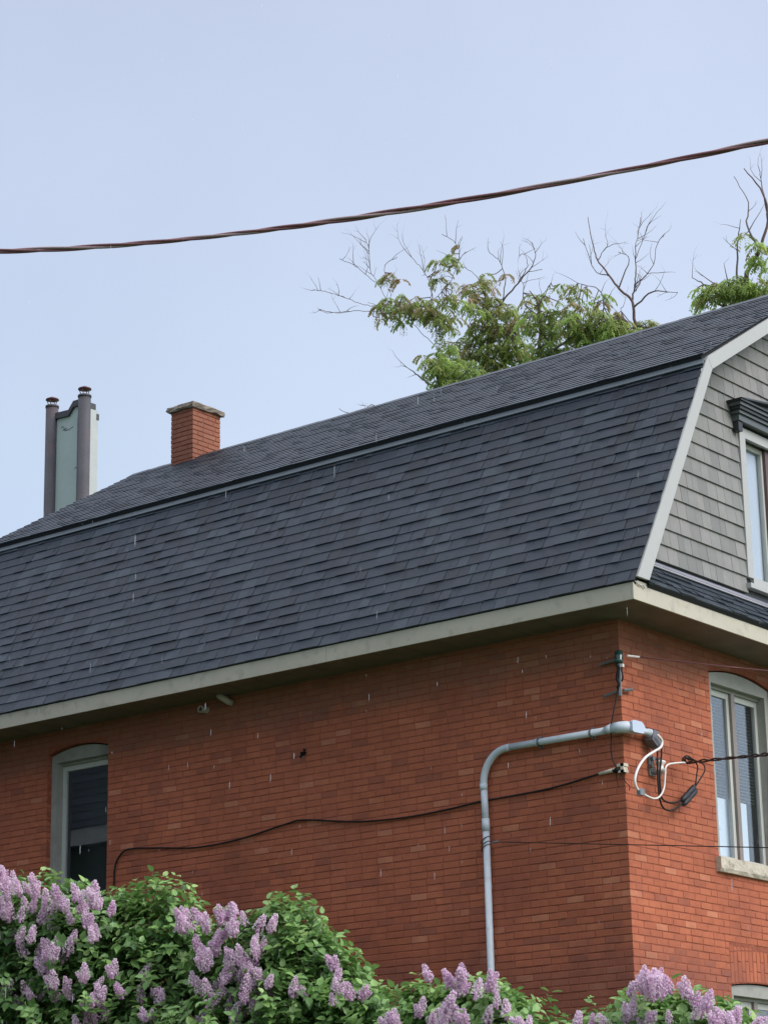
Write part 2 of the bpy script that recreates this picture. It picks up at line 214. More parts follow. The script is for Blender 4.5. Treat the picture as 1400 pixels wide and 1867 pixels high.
def brick_material():
    m = mat('brick', None, rough=0.8, noise=0.10, nscale=9, bump=0.35, bscale=150, spec=0.2,
            tone=((0.30, 0.098, 0.060), (0.36, 0.108, 0.060), (0.39, 0.120, 0.064), (0.41, 0.132, 0.070), (0.45, 0.170, 0.098)))
    n, l = m.node_tree.nodes, m.node_tree.links
    b = n['Principled BSDF']
    src = b.inputs['Base Color'].links[0].from_socket
    geo = [x for x in n if x.type == 'NEW_GEOMETRY'][0]
    sep = n.new('ShaderNodeSeparateXYZ'); l.new(geo.outputs['Position'], sep.inputs[0])
    def noise(scale, detail=6, rough=0.6, vec=None):
        t = n.new('ShaderNodeTexNoise'); t.inputs['Scale'].default_value = scale
        t.inputs['Detail'].default_value = detail; t.inputs['Roughness'].default_value = rough
        l.new(vec or geo.outputs['Position'], t.inputs['Vector']); return t.outputs[0]
    def mapr(s, a, b_, c=0.0, d=1.0):
        r = n.new('ShaderNodeMapRange'); l.new(s, r.inputs[0])
        for k, v in (('From Min', a), ('From Max', b_), ('To Min', c), ('To Max', d)): r.inputs[k].default_value = v
        return r.outputs[0]
    def math_(op, a, b_=None, v=None):
        k = n.new('ShaderNodeMath'); k.operation = op; l.new(a, k.inputs[0])
        if b_ is not None: l.new(b_, k.inputs[1])
        if v is not None: k.inputs[1].default_value = v
        return k.outputs[0]
    def mix(f, a, colr):
        mx = n.new('ShaderNodeMix'); mx.data_type = 'RGBA'
        l.new(f, mx.inputs['Factor']); l.new(a, mx.inputs['A']); mx.inputs['B'].default_value = (*colr, 1)
        return mx.outputs['Result']
    # large purple-brown weathered patches
    f = mapr(noise(0.9, 8, 0.7), 0.50, 0.66, 0, 0.62)
    c = mix(f, src, (0.245, 0.078, 0.055))
    # soot that clings to the upper courses, ragged lower edge
    k = math_('ADD', sep.outputs['Z'], math_('MULTIPLY', noise(2.2, 8, 0.7), v=0.9))
    f = mapr(k, 7.22, 7.42, 0, 0.52)
    c = mix(f, c, (0.165, 0.098, 0.072))
    # damp stain round the foot of the corner
    k = math_('ADD', sep.outputs['Z'], math_('MULTIPLY', noise(1.6, 8, 0.7), v=1.5))
    f = mapr(k, 5.05, 4.8, 0, 0.35)
    c = mix(f, c, (0.19, 0.082, 0.072))
    # broad fading of the whole wall
    f2 = mapr(noise(0.75, 5, 0.6), 0.3, 0.7, 0.82, 1.20)
    sc2 = n.new('ShaderNodeVectorMath'); sc2.operation = 'SCALE'; l.new(c, sc2.inputs[0]); l.new(f2, sc2.inputs['Scale']); c = sc2.outputs[0]
    # pale lime specks
    f = mapr(noise(34, 3, 0.6), 0.70, 0.76, 0, 0.35)
    c = mix(f, c, (0.36, 0.20, 0.15))
    l.new(c, b.inputs['Base Color'])
    return m

M = {}
M['brick'] = brick_material()
M['mortar'] = mat('mortar', (0.27, 0.082, 0.050), spec=0.2, rough=0.9, noise=0.25, nscale=14, bump=0.5, bscale=120)
M['shingle'] = mat('asphalt_shingle', None, rough=0.36, noise=0.2, nscale=4, bump=0.8, bscale=260, spec=0.5,
                   tone=((0.007, 0.013, 0.024), (0.010, 0.019, 0.033), (0.013, 0.025, 0.041), (0.018, 0.027, 0.044), (0.028, 0.044, 0.062)))
M['roof_felt'] = mat('roof_deck', (0.012, 0.014, 0.018), rough=0.9)
M['fascia'] = mat('fascia_paint', (0.47, 0.435, 0.35), rough=0.5, noise=0.05, nscale=2, dark=(0.25, 0.235, 0.19), darkscale=5.5, darkth=(0.54, 0.82))
M['trim'] = mat('trim_paint', (0.40, 0.405, 0.395), rough=0.45, noise=0.03, nscale=2)
M['soffit'] = mat('soffit_metal', (0.15, 0.125, 0.105), rough=0.6, noise=0.2, nscale=4)
M['siding'] = mat('siding_shingle', None, rough=0.7, noise=0.07, nscale=8, bump=0.3, bscale=90,
                  tone=((0.175, 0.178, 0.172), (0.205, 0.205, 0.198), (0.22, 0.22, 0.212), (0.245, 0.238, 0.23)))
M['strip'] = mat('grey_drip_flashing', (0.12, 0.145, 0.165), rough=0.45, noise=0.1, nscale=3)
M['flashing'] = mat('pale_flashing', (0.27, 0.27, 0.32), rough=0.35, noise=0.15, nscale=6)
M['frame'] = mat('window_frame_paint', (0.30, 0.295, 0.27), rough=0.5, noise=0.1, nscale=5, dark=(0.17, 0.16, 0.14), darkscale=3, darkth=(0.55, 0.8))
M['sash'] = mat('sash_paint', (0.48, 0.49, 0.46), rough=0.45, noise=0.05, nscale=5)
M['brownframe'] = mat('mullion_paint', (0.22, 0.19, 0.175), rough=0.5, noise=0.1, nscale=8)
M['stone'] = mat('sill_stone', (0.50, 0.45, 0.37), rough=0.9, noise=0.15, nscale=7, bump=1.0, bscale=30, dark=(0.22, 0.19, 0.15), darkscale=9, darkth=(0.56, 0.66))
M['capstone'] = mat('cap_concrete', (0.23, 0.195, 0.155), rough=0.9, noise=0.25, nscale=8, bump=1.0, bscale=30, dark=(0.13, 0.10, 0.085), darkscale=7, darkth=(0.5, 0.68))
M['blackpaint'] = mat('black_paint', (0.018, 0.02, 0.022), rough=0.35)
M['greypaint'] = mat('hood_moulding', (0.085, 0.095, 0.10), rough=0.35)
M['pvc'] = mat('grey_pvc', (0.52, 0.58, 0.64), rough=0.4, noise=0.08, nscale=3, dark=(0.36, 0.38, 0.40), darkscale=7, darkth=(0.55, 0.75))
M['darkplastic'] = mat('dark_plastic', (0.022, 0.022, 0.028), rough=0.5, spec=0.3)
M['cable'] = mat('black_cable', (0.014, 0.011, 0.011), rough=0.6, spec=0.25)
M['redcable'] = mat('weathered_cable', (0.20, 0.075, 0.08), rough=0.5, noise=0.2, nscale=8)
M['barewire'] = mat('bare_aluminium', (0.36, 0.25, 0.25), rough=0.45, metallic=0.3)
M['white'] = mat('white_plastic', (0.72, 0.69, 0.66), rough=0.4, noise=0.05, nscale=20)
M['steel'] = mat('galvanised_steel', (0.20, 0.21, 0.22), rough=0.45, metallic=0.5, noise=0.3, nscale=30)
M['ivory'] = mat('ivory_plastic', (0.55, 0.50, 0.40), rough=0.5, noise=0.2, nscale=30)
M['greenglass'] = mat('green_glass', (0.015, 0.06, 0.05), rough=0.15, spec=0.8)
M['panel'] = mat('flue_panel', (0.41, 0.49, 0.465), rough=0.5, noise=0.06, nscale=1.2)
M['fluepipe'] = mat('flue_pipe', (0.055, 0.054, 0.064), rough=0.55, noise=0.2, nscale=2.5, dark=(0.10, 0.055, 0.065), darkscale=1.2, darkth=(0.5, 0.7))
M['ventpaint'] = mat('vent_paint', (0.42, 0.37, 0.35), rough=0.6, noise=0.2, nscale=25)
M['paper'] = mat('white_blind', (0.70, 0.78, 0.86), rough=0.8)
M['slat'] = mat('blind_slat', (0.16, 0.19, 0.21), rough=0.6)
M['curtain'] = mat('pale_curtain', (0.52, 0.56, 0.62), rough=0.8)
M['bark'] = mat('bark', (0.135, 0.085, 0.075), rough=0.9, noise=0.3, nscale=5, bump=0.5, bscale=40)
M['twig'] = mat('twig_bark', (0.15, 0.12, 0.115), rough=0.9, noise=0.2, nscale=6)
M['lilacbark'] = mat('lilac_bark', (0.10, 0.075, 0.055), rough=0.9, noise=0.3, nscale=12)
M['treeleaf'] = mat('tree_leaf', None, rough=0.5, noise=0.15, nscale=2.5, trans=0.6,
                    tone=((0.38, 0.27, 0.16), (0.36, 0.35, 0.15), (0.33, 0.41, 0.14), (0.34, 0.47, 0.14), (0.43, 0.58, 0.17)))
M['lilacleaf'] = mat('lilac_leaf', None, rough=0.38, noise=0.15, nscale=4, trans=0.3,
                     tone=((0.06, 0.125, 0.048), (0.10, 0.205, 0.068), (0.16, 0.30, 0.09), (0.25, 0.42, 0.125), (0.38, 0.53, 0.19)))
M['petal'] = mat('lilac_petal', None, rough=0.6, noise=0.1, nscale=15, trans=0.5,
                 tone=((0.62, 0.38, 0.57), (0.78, 0.56, 0.74), (0.87, 0.70, 0.84), (0.92, 0.79, 0.89), (0.95, 0.88, 0.93)))
M['grass'] = mat('grass_ground', (0.05, 0.085, 0.025), rough=0.9, noise=0.4, nscale=1.5, bump=1.0, bscale=20)
M['rain'] = mat('rain_water', (0.75, 0.80, 0.88), rough=0.1, spec=0.8)
_n, _l = M['rain'].node_tree.nodes, M['rain'].node_tree.links
_t = _n.new('ShaderNodeBsdfTransparent'); _m = _n.new('ShaderNodeMixShader'); _m.inputs[0].default_value = 0.17
_l.new(_t.outputs[0], _m.inputs[1]); _l.new(_n['Principled BSDF'].outputs[0], _m.inputs[2]); _l.new(_m.outputs[0], _n['Material Output'].inputs[0])
M['strip2'] = mat('flashing_edge', (0.40, 0.40, 0.43), rough=0.4)
M['nbwall'] = mat('dark_cladding', (0.045, 0.07, 0.055), rough=0.8, noise=0.3, nscale=3)
M['interior'] = mat('dark_room_wall', (0.05, 0.055, 0.055), rough=0.9)  # near-black: the gloom of the rooms is put into the wall colour

def glass_material(name, tint, refl):
    m = bpy.data.materials.new(name); m.use_nodes = True
    n, l = m.node_tree.nodes, m.node_tree.links
    n.clear()
    out = n.new('ShaderNodeOutputMaterial')
    g = n.new('ShaderNodeBsdfGlossy'); g.inputs['Roughness'].default_value = 0.012; g.inputs['Color'].default_value = (0.95, 0.97, 1.0, 1)
    t = n.new('ShaderNodeBsdfTransparent'); t.inputs[0].default_value = (*tint, 1)
    lw = n.new('ShaderNodeLayerWeight'); lw.inputs['Blend'].default_value = 0.5
    pw = n.new('ShaderNodeMath'); pw.operation = 'POWER'; pw.inputs[1].default_value = 4.0; l.new(lw.outputs['Facing'], pw.inputs[0])
    f = n.new('ShaderNodeMath'); f.operation = 'MULTIPLY_ADD'; f.inputs[1].default_value = 0.9; f.inputs[2].default_value = refl; l.new(pw.outputs[0], f.inputs[0])
    geo = n.new('ShaderNodeNewGeometry')
    nt = n.new('ShaderNodeTexNoise'); nt.inputs['Scale'].default_value = 3.0; nt.inputs['Detail'].default_value = 1.0
    l.new(geo.outputs['Position'], nt.inputs['Vector'])
    bp = n.new('ShaderNodeBump'); bp.inputs['Strength'].default_value = 0.04; bp.inputs['Distance'].default_value = 0.01
    l.new(nt.outputs[0], bp.inputs['Height']); l.new(bp.outputs[0], g.inputs['Normal'])
    mx = n.new('ShaderNodeMixShader')
    l.new(f.outputs[0], mx.inputs[0]); l.new(t.outputs[0], mx.inputs[1]); l.new(g.outputs[0], mx.inputs[2])
    l.new(mx.outputs[0], out.inputs[0])
    return m
M['glass'] = glass_material('window_glass', (0.92, 0.94, 0.95), 0.07)

# ---------------------------------------------------------------- helpers
def link(name, me, parent=None, loc=None):
    o = bpy.data.objects.new(name, me); COL.objects.link(o)
    if parent is not None: o.parent = parent
    if loc is not None: o.location = loc
    return o
def tag(o, label=None, cat=None, group=None, kind=None):
    if label: o['label'] = label
    if cat: o['category'] = cat
    if group: o['group'] = group
    if kind: o['kind'] = kind
    return o
def empty(name, loc=(0, 0, 0)):
    o = bpy.data.objects.new(name, None); COL.objects.link(o); o.location = loc
    o.empty_display_size = 0.2
    return o

class MB:
    """collects polygons into one mesh; 'tone' is a per-face value"""
    def __init__(s): s.v = []; s.f = []; s.t = []
    def add(s, vs, fs, tone=0.5):
        k = len(s.v); s.v.extend([tuple(map(float, p)) for p in vs]); s.f.extend([tuple(i + k for i in f) for f in fs]); s.t.extend([tone] * len(fs)); return s
    def box(s, x0, x1, y0, y1, z0, z1, tone=0.5):
        return s.add([(x0, y0, z0), (x1, y0, z0), (x1, y1, z0), (x0, y1, z0), (x0, y0, z1), (x1, y0, z1), (x1, y1, z1), (x0, y1, z1)],
                     [(0, 3, 2, 1), (4, 5, 6, 7), (0, 1, 5, 4), (1, 2, 6, 5), (2, 3, 7, 6), (3, 0, 4, 7)], tone)
    def prism(s, poly, axis, a, b, tone=0.5):
        """poly: 2D points in the plane across AXIS, extruded from a to b"""
        def P(p, c): return (c, p[0], p[1]) if axis == 'x' else ((p[0], c, p[1]) if axis == 'y' else (p[0], p[1], c))
        n = len(poly)
        vs = [P(p, a) for p in poly] + [P(p, b) for p in poly]
        fs = [tuple(range(n)), tuple(range(2 * n - 1, n - 1, -1))] + [(i, i + n, (i + 1) % n + n, (i + 1) % n) for i in range(n)]
        return s.add(vs, fs, tone)
    def tube(s, pts, r, sides=8, tone=0.5, cap=True):
        pts = [Vector(p) for p in pts]; n = len(pts)
        rs = r if hasattr(r, '__len__') else [r] * n
        t = (pts[1] - pts[0]).normalized()
        up = Vector((0, 0, 1)) if abs(t.z) < 0.9 else Vector((1, 0, 0))
        a = t.cross(up).normalized()
        vs = []
        for i in range(n):
            t = (pts[min(i + 1, n - 1)] - pts[max(i - 1, 0)]).normalized()
            a = (a - t * a.dot(t)).normalized(); b = t.cross(a)
            for k in range(sides):
                th = 2 * math.pi * k / sides
                vs.append(pts[i] + (a * math.cos(th) + b * math.sin(th)) * rs[i])
        fs = [(i * sides + k, i * sides + (k + 1) % sides, (i + 1) * sides + (k + 1) % sides, (i + 1) * sides + k) for i in range(n - 1) for k in range(sides)]
        if cap:
            fs.append(tuple(range(sides - 1, -1, -1))); fs.append(tuple((n - 1) * sides + k for k in range(sides)))
        return s.add(vs, fs, tone)
    def mesh(s, name, m, smooth=False):
        me = bpy.data.meshes.new(name)
        me.from_pydata(s.v, [], s.f)
        me.materials.append(m)
        at = me.attributes.new('tone', 'FLOAT', 'FACE'); at.data.foreach_set('value', s.t)
        if smooth: me.polygons.foreach_set('use_smooth', [True] * len(me.polygons))
        me.update()
        return me
    def build(s, name, m, parent=None, smooth=False):
        return link(name, s.mesh(name, m, smooth), parent)

def smooth_path(pts, n=6):
    pts = [Vector(p) for p in pts]; out = []
    P = [pts[0] * 2 - pts[1]] + pts + [pts[-1] * 2 - pts[-2]]
    for i in range(1, len(P) - 2):
        for k in range(n):
            t = k / n
            a, b, c, d = P[i - 1], P[i], P[i + 1], P[i + 2]
            out.append(0.5 * ((2 * b) + (c - a) * t + (2 * a - 5 * b + 4 * c - d) * t * t + (3 * b - a - 3 * c + d) * t ** 3))
    out.append(pts[-1]); return out

def fast_mesh(name, V, F, tone, m):
    """V (n,3) array, F (m,k) array of equal polygons, tone per face"""
    me = bpy.data.meshes.new(name)
    nf, k = F.shape
    me.vertices.add(len(V)); me.vertices.foreach_set('co', V.astype(np.float32).ravel())
    me.loops.add(nf * k); me.loops.foreach_set('vertex_index', F.astype(np.int32).ravel())
    me.polygons.add(nf); me.polygons.foreach_set('loop_start', np.arange(0, nf * k, k, dtype=np.int32))
    me.update(calc_edges=True)
    at = me.attributes.new('tone', 'FLOAT', 'FACE'); at.data.foreach_set('value', np.asarray(tone, dtype=np.float32))
    me.materials.append(m)
    return me

def project(p):
    v = Vector(p) - CP
    z = v.dot(FW)
    return 700 + 4456.88 * v.dot(RT) / z, 933.5 + 4456.88 * v.dot(DN) / z

# chamfered brick, 44 triangles: corner i has three vertices
def brick_verts(lx, ly, lz, ch, jit=0.0):
    vs = []
    for sx in (-1, 1):
        for sy in (-1, 1):
            for sz in (-1, 1):
                x, y, z = sx * lx / 2, sy * ly / 2, sz * lz / 2
                j = [rnd.uniform(-jit, jit) for _ in range(3)]
                vs += [(x + j[0], y - sy * ch + j[1], z - sz * ch + j[2]), (x - sx * ch + j[0], y + j[1], z - sz * ch + j[2]), (x - sx * ch + j[0], y - sy * ch + j[1], z + j[2])]
    return vs
def _c(i, a): return i * 3 + a
BRICK_F = []
def _mk():
    idx = lambda sx, sy, sz: sx * 4 + sy * 2 + sz
    f = []
    for s in (0, 1):
        a = [_c(idx(s, 0, 0), 0), _c(idx(s, 1, 0), 0), _c(idx(s, 1, 1), 0), _c(idx(s, 0, 1), 0)]; f.append(tuple(a if s else a[::-1]))
        a = [_c(idx(0, s, 0), 1), _c(idx(1, s, 0), 1), _c(idx(1, s, 1), 1), _c(idx(0, s, 1), 1)]; f.append(tuple(a[::-1] if s else a))
        a = [_c(idx(0, 0, s), 2), _c(idx(1, 0, s), 2), _c(idx(1, 1, s), 2), _c(idx(0, 1, s), 2)]; f.append(tuple(a if s else a[::-1]))
    for p in (0, 1):
        for q in (0, 1):
            a = [_c(idx(0, p, q), 1), _c(idx(0, p, q), 2), _c(idx(1, p, q), 2), _c(idx(1, p, q), 1)]; f.append(tuple(a if (p ^ q) == 0 else a[::-1]))
            a = [_c(idx(p, 0, q), 0), _c(idx(p, 0, q), 2), _c(idx(p, 1, q), 2), _c(idx(p, 1, q), 0)]; f.append(tuple(a[::-1] if (p ^ q) == 0 else a))
            a = [_c(idx(p, q, 0), 0), _c(idx(p, q, 0), 1), _c(idx(p, q, 1), 1), _c(idx(p, q, 1), 0)]; f.append(tuple(a if (p ^ q) == 0 else a[::-1]))
    for sx in (0, 1):
        for sy in (0, 1):
            for sz in (0, 1):
                i = idx(sx, sy, sz); a = (_c(i, 0), _c(i, 1), _c(i, 2))
                f.append(a if (sx + sy + sz) % 2 else a[::-1])
    return f
BRICK_F = _mk()
BOX_F = [(0, 3, 2, 1), (4, 5, 6, 7), (0, 1, 5, 4), (1, 2, 6, 5), (2, 3, 7, 6), (3, 0, 4, 7)]

class Pieces:
    """alike pieces: the ones that show largest become objects sharing mesh data, the rest one stuff part"""
    def __init__(s): s.items = []; s.variants = {}
    def add(s, key, make, M4, parent, size=None):
        """key: hashable variant (None: a one-off), make(): (verts, faces, tone)"""
        if key is None or key not in s.variants:
            g = make()
            if key is None: key = ('one', len(s.items))
            s.variants[key] = g
        s.items.append((key, M4, parent))
    def finish(s, name, stuffname, m, limit, ok):
        scored = []
        for i, (key, M4, parent) in enumerate(s.items):
            vs = s.variants[key][0]
            if isinstance(key, tuple) and key[0] == 'one' and not s.variants[key][2:] : pass
            pr = [project(M4 @ Vector(v)) for v in vs]
            xs = [p[0] for p in pr]; ys = [p[1] for p in pr]
            if min(xs) < 0 or max(xs) > 1400 or min(ys) < 0 or max(ys) > 1867: continue
            c = project(M4.translation)
            if not ok(c, M4.translation, parent): continue
            # convex hull area of the projection
            pts = sorted(set(pr)); hull = []
            for seq in (pts, pts[::-1]):
                h = []
                for p in seq:
                    while len(h) > 1 and (h[-1][0] - h[-2][0]) * (p[1] - h[-2][1]) - (h[-1][1] - h[-2][1]) * (p[0] - h[-2][0]) <= 0: h.pop()
                    h.append(p)
                hull += h[:-1]
            a = abs(sum(hull[k][0] * hull[(k + 1) % len(hull)][1] - hull[(k + 1) % len(hull)][0] * hull[k][1] for k in range(len(hull)))) / 2
            scored.append((a, i))
        scored.sort(reverse=True)
        top = set(i for _, i in scored[:limit])
        meshes = {}
        rest = {}
        for i, (key, M4, parent) in enumerate(s.items):
            vs, fs, tone = s.variants[key]
            if i in top:
                if key not in meshes:
                    meshes[key] = MB().add(vs, fs, tone).mesh(name, m)
                o = link(name, meshes[key], parent)
                o.matrix_basis = M4
            else:
                rest.setdefault(parent.name, (parent, MB()))[1].add([M4 @ Vector(v) for v in vs], fs, tone)
        for parent, mb in rest.values():
            o = mb.build(stuffname, m, parent)
            o['kind'] = 'stuff'

def T(x, y, z): return Matrix.Translation((x, y, z))

# ================================================================= ground
g = MB().add([(-600, -600, 0), (600, -600, 0), (600, 600, 0), (-600, 600, 0)], [(0, 1, 2, 3)])
tag(g.build('ground', M['grass']), kind='structure')

# ================================================================= the house
ZS = 7.29          # soffit height
RY, RZ = 3.78, 11.765   # ridge
XL, XR = -10.1, 0.55    # ends of the roof
YB = 7.56          # rear wall
house = empty('brick_house', (0, 0, 0))
tag(house, 'red brick house with dark shingled gambrel roof and grey gable', 'house')

def arc(u0, u1, z, rise, n=12):
    """points of a segmental arch from (u0,z) to (u1,z)"""
    out = []
    for i in range(n + 1):
        t = i / n
        out.append((u0 + (u1 - u0) * t, z + rise * 4 * t * (1 - t)))
    return out
# openings: (u0, u1, z0, zspring, rise)
OPS = {'side': [(-7.68, -6.73, 5.2, 7.025, 0.072)],
       'front': [(1.61, 2.83, 5.20, 7.05, 0.075), (1.70, 2.92, 2.25, 3.985, 0.045), (4.73, 5.95, 5.20, 7.05, 0.075)]}

def wall_sheet(ops, u0, u1, z0, z1, P, depth):
    """mortar backing as a thick sheet with the openings cut out; P(u, z, d) -> point"""
    mb = MB()
    us = sorted({u0, u1} | {o[0] for o in ops} | {o[1] for o in ops})
    def slab(poly):
        n = len(poly)
        mb.add([P(u, z, 0) for u, z in poly] + [P(u, z, depth) for u, z in poly],
               [tuple(range(n)), tuple(range(2 * n - 1, n - 1, -1))] + [(i, i + n, (i + 1) % n + n, (i + 1) % n) for i in range(n)])
    for a, b in zip(us[:-1], us[1:]):
        here = sorted([o for o in ops if o[0] <= a + 1e-6 and o[1] >= b - 1e-6], key=lambda o: o[2])
        zb = z0
        low = [(a, z0), (b, z0)]
        for o in here:
            slab(low + [(b, o[2]), (a, o[2])])
            n_ = 10; low = []
            for i_ in range(n_ + 1):
                u_ = a + (b - a) * i_ / n_; t_ = (u_ - o[0]) / (o[1] - o[0])
                low.append((u_, o[3] + o[4] * 4 * t_ * (1 - t_)))
        slab(low + [(b, z1), (a, z1)])
    return mb

# mortar sits 9 mm behind the brick faces
side_wall = wall_sheet(OPS['side'], -9.6, -0.0036, 0, ZS - 0.003, lambda u, z, d: (u, 0.0036 + d, z), 0.20).build('side_wall', M['mortar'], house)
front_wall = wall_sheet(OPS['front'], 0.2075, YB, 0, ZS - 0.003, lambda u, z, d: (-0.0036 - d, u, z), 0.20).build('front_wall', M['mortar'], house)
mb = MB(); mb.box(-9.6, -0.21, YB - 0.2, YB, 0, ZS - 0.003)
mb.build('rear_wall', M['mortar'], house)
mb = MB(); mb.box(-9.8, -9.603, 0.009, YB, 0, ZS - 0.003)
mb.build('end_wall', M['mortar'], house)

BH = 0.068; BT = 0.0585
bricks = Pieces()
NV = 14
def variant_maker(l, d, h, t): return lambda: (brick_verts(l, d, h, 0.0035, 0.0012), BRICK_F, t)
TONES = [0.0, 0.12, 0.2, 0.3, 0.35, 0.4, 0.45, 0.5, 0.52, 0.58, 0.63, 0.7, 0.8, 1.0]
def in_open(ops, a, b, z0, z1):
    """what is left of brick [a,b] at height z0..z1 after the openings (and their arch ring) are taken out"""
    segs = [(a, b)]
    for (u0, u1, zb, zs, rise) in ops:
        ring = 0.0
        zt = zs + rise
        if z1 <= zb + 0.005: continue
        out = []
        for (p, q) in segs:
            if q <= u0 or p >= u1: out.append((p, q)); continue
            mid = (max(p, u0) + min(q, u1)) / 2
            def ztop(u):
                t = min(max((u - u0) / (u1 - u0), 0), 1); return zs + rise * 4 * t * (1 - t)
            lo, hi = max(p, u0), min(q, u1)
            if z0 >= max(ztop(lo), ztop(hi), ztop(mid)) - 0.004: out.append((p, q)); continue
            if p < u0: out.append((p, u0))
            if q > u1: out.append((u1, q))
            if z0 > zs - 0.03:   # beside the arch: keep the spandrel bits outside
                pass
        segs = out
    return [(p, q) for p, q in segs if q - p > 0.03]

ARCH = {'front': [(1.70, 2.92, 3.985, 0.045, 0.38)], 'side': []}
def lay_wall(which, parent, u_start, u_end, sgn):
    """courses from the corner outwards; which side: points (u,0,z); front: (0,u,z)"""
    ops = OPS[which]
    rows = int(ZS / BH) + 3
    for r in range(rows):
        zc = 5.038 - 0.034 + (r - 74) * BH + BH / 2
        if zc > ZS + 0.03 or zc < 0.03: continue
        even = r % 2 == 0
        # the corner: on even courses the side stretcher shows its end on the front
        if which == 'side':
            u = 0.0 if even else 0.1015
            first = True
        else:
            u = 0.1015 if even else 0.0
            first = True
        n = 0
        while u < abs(u_end):
            L = 0.2035
            if n > 0 and rnd.random() < 0.05: L = 0.11
            if n == 1 and which == 'side' and not even: L = 0.2035
            a, b = u, min(u + L, abs(u_end))
            jog = rnd.uniform(-0.0025, 0.0025)
            u = b + 0.0; n += 1
            la, lb = a + (0.0035 if n > 1 or a > 0 else 0), b - 0.0035 + jog * 0
            segs = [(la, lb)]
            if which == 'side': segs = [(-lb, -la)]
            segs = [s2 for s in segs for s2 in in_open(ops, s[0], s[1], zc - BT / 2, zc + BT / 2)]
            for ar in ARCH[which]:
                if zc > ar[2] and zc < ar[2] + ar[4]:
                    u0, u1 = ar[0] - 0.0, ar[1] + 0.0
                    segs = [s2 for (p, q) in segs for s2 in ((p, min(q, u0)), (max(p, u1), q)) if s2[1] - s2[0] > 0.03]
            for (p, q) in segs:
                ln = q - p
                full = abs(ln - 0.1965) < 0.008
                # neighbouring bricks of one batch: tone follows a slow drift and chance
                drift = 0.5 + 0.22 * math.sin(zc * 1.7 + 1.3) * math.sin((p + q) * 0.6 + zc * 0.5)
                tt = min(max(drift * 0.75 + rnd.gauss(0.12, 0.19), 0), 0.999)
                if rnd.random() < 0.025: tt = 0.99
                if rnd.random() < 0.04: tt = 0.02
                vi = int(tt * NV)
                tone = TONES[vi]
                pro = rnd.uniform(-0.0022, 0.0022)
                dz = rnd.uniform(-0.0012, 0.0012)
                rz = rnd.uniform(-0.006, 0.006); ry = rnd.uniform(-0.006, 0.006)
                if which == 'side':
                    D_ = 0.1
                    Mx = T((p + q) / 2, D_ / 2 + pro, zc + dz) @ Matrix.Rotation(rz, 4, 'Z') @ Matrix.Rotation(ry, 4, 'Y')
                    dims = (ln, D_, BT)
                else:
                    D_ = 0.1
                    Mx = T(-D_ / 2 - pro, (p + q) / 2, zc + dz) @ Matrix.Rotation(rz, 4, 'Z') @ Matrix.Rotation(ry, 4, 'X')
                    dims = (D_, ln, BT)
                if abs(ln - 0.2) < 0.008:
                    dims = (0.1975, D_, BT) if which == 'side' else (D_, 0.1975, BT)
                    key = (which, vi, rnd.randrange(2))
                else: key = None
                bricks.add(key, variant_maker(*dims, tone), Mx, parent)
lay_wall('side', side_wall, 0, -9.6, -1)
lay_wall('front', front_wall, 0, YB, 1)
# soldier bricks of the arch over the lower front window, three tiers
for (u0, u1, zs, rise, hh) in ARCH['front']:
    n = int((u1 - u0) / 0.068)
    for i in range(n):
        t = (i + 0.5) / n
        u = u0 + (u1 - u0) * t
        zb = zs + rise * 4 * t * (1 - t)
        z = zb + 0.004; tier = 0
        while z < zs + hh - 0.03:
            h = 0.105 if (i + tier) % 2 else 0.2
            h = min(h, zs + hh - z - 0.004)
            tone = TONES[min(max(int(rnd.gauss(8, 2.5)), 0), NV - 1)]
            Mx = T(-0.05 + rnd.uniform(-.002, .002), u, z + h / 2) @ Matrix.Rotation((t - 0.5) * 0.12, 4, 'X')
            bricks.add(None, variant_maker(0.1, 0.058, h - 0.008, tone), Mx, front_wall)
            z += h; tier += 1

# ----------------------------------------------------------------- soffit, fascia
mb = MB()
mb.box(XL, 0.498, -0.498, 0.011, ZS - 0.002, ZS + 0.012)
mb.box(0.001, 0.4975, 0.0112, 8.06, ZS - 0.002, ZS + 0.012)
for k in range(26):     # vee grooves of the soffit boards read as thin ribs
    x = XL + 0.3 + k * 0.4
    if x < 0.4: mb.box(x, x + 0.006, -0.495, -0.002, ZS - 0.006, ZS - 0.0025)
mb.build('soffit', M['soffit'], house)
for xa_, xb_ in ((XL, -6.703), (-6.70, -3.153), (-3.15, 0.497)):
    MB().box(xa_, xb_, -0.52, -0.50, ZS - 0.004, 7.476).build('fascia', M['fascia'], house)
mb = MB(); mb.box(0.50, 0.52, -0.52, 8.08, ZS - 0.004, 7.474); mb.build('fascia', M['fascia'], house)
# loose scrap of drip edge at the corner
mb = MB(); mb.tube(smooth_path([(0.528, -0.50, 7.455), (0.535, -0.44, 7.432), (0.537, -0.38, 7.437), (0.533, -0.345, 7.415)], 4), 0.006, 6)
mb.build('loose_drip_edge', M['trim'], house, True)

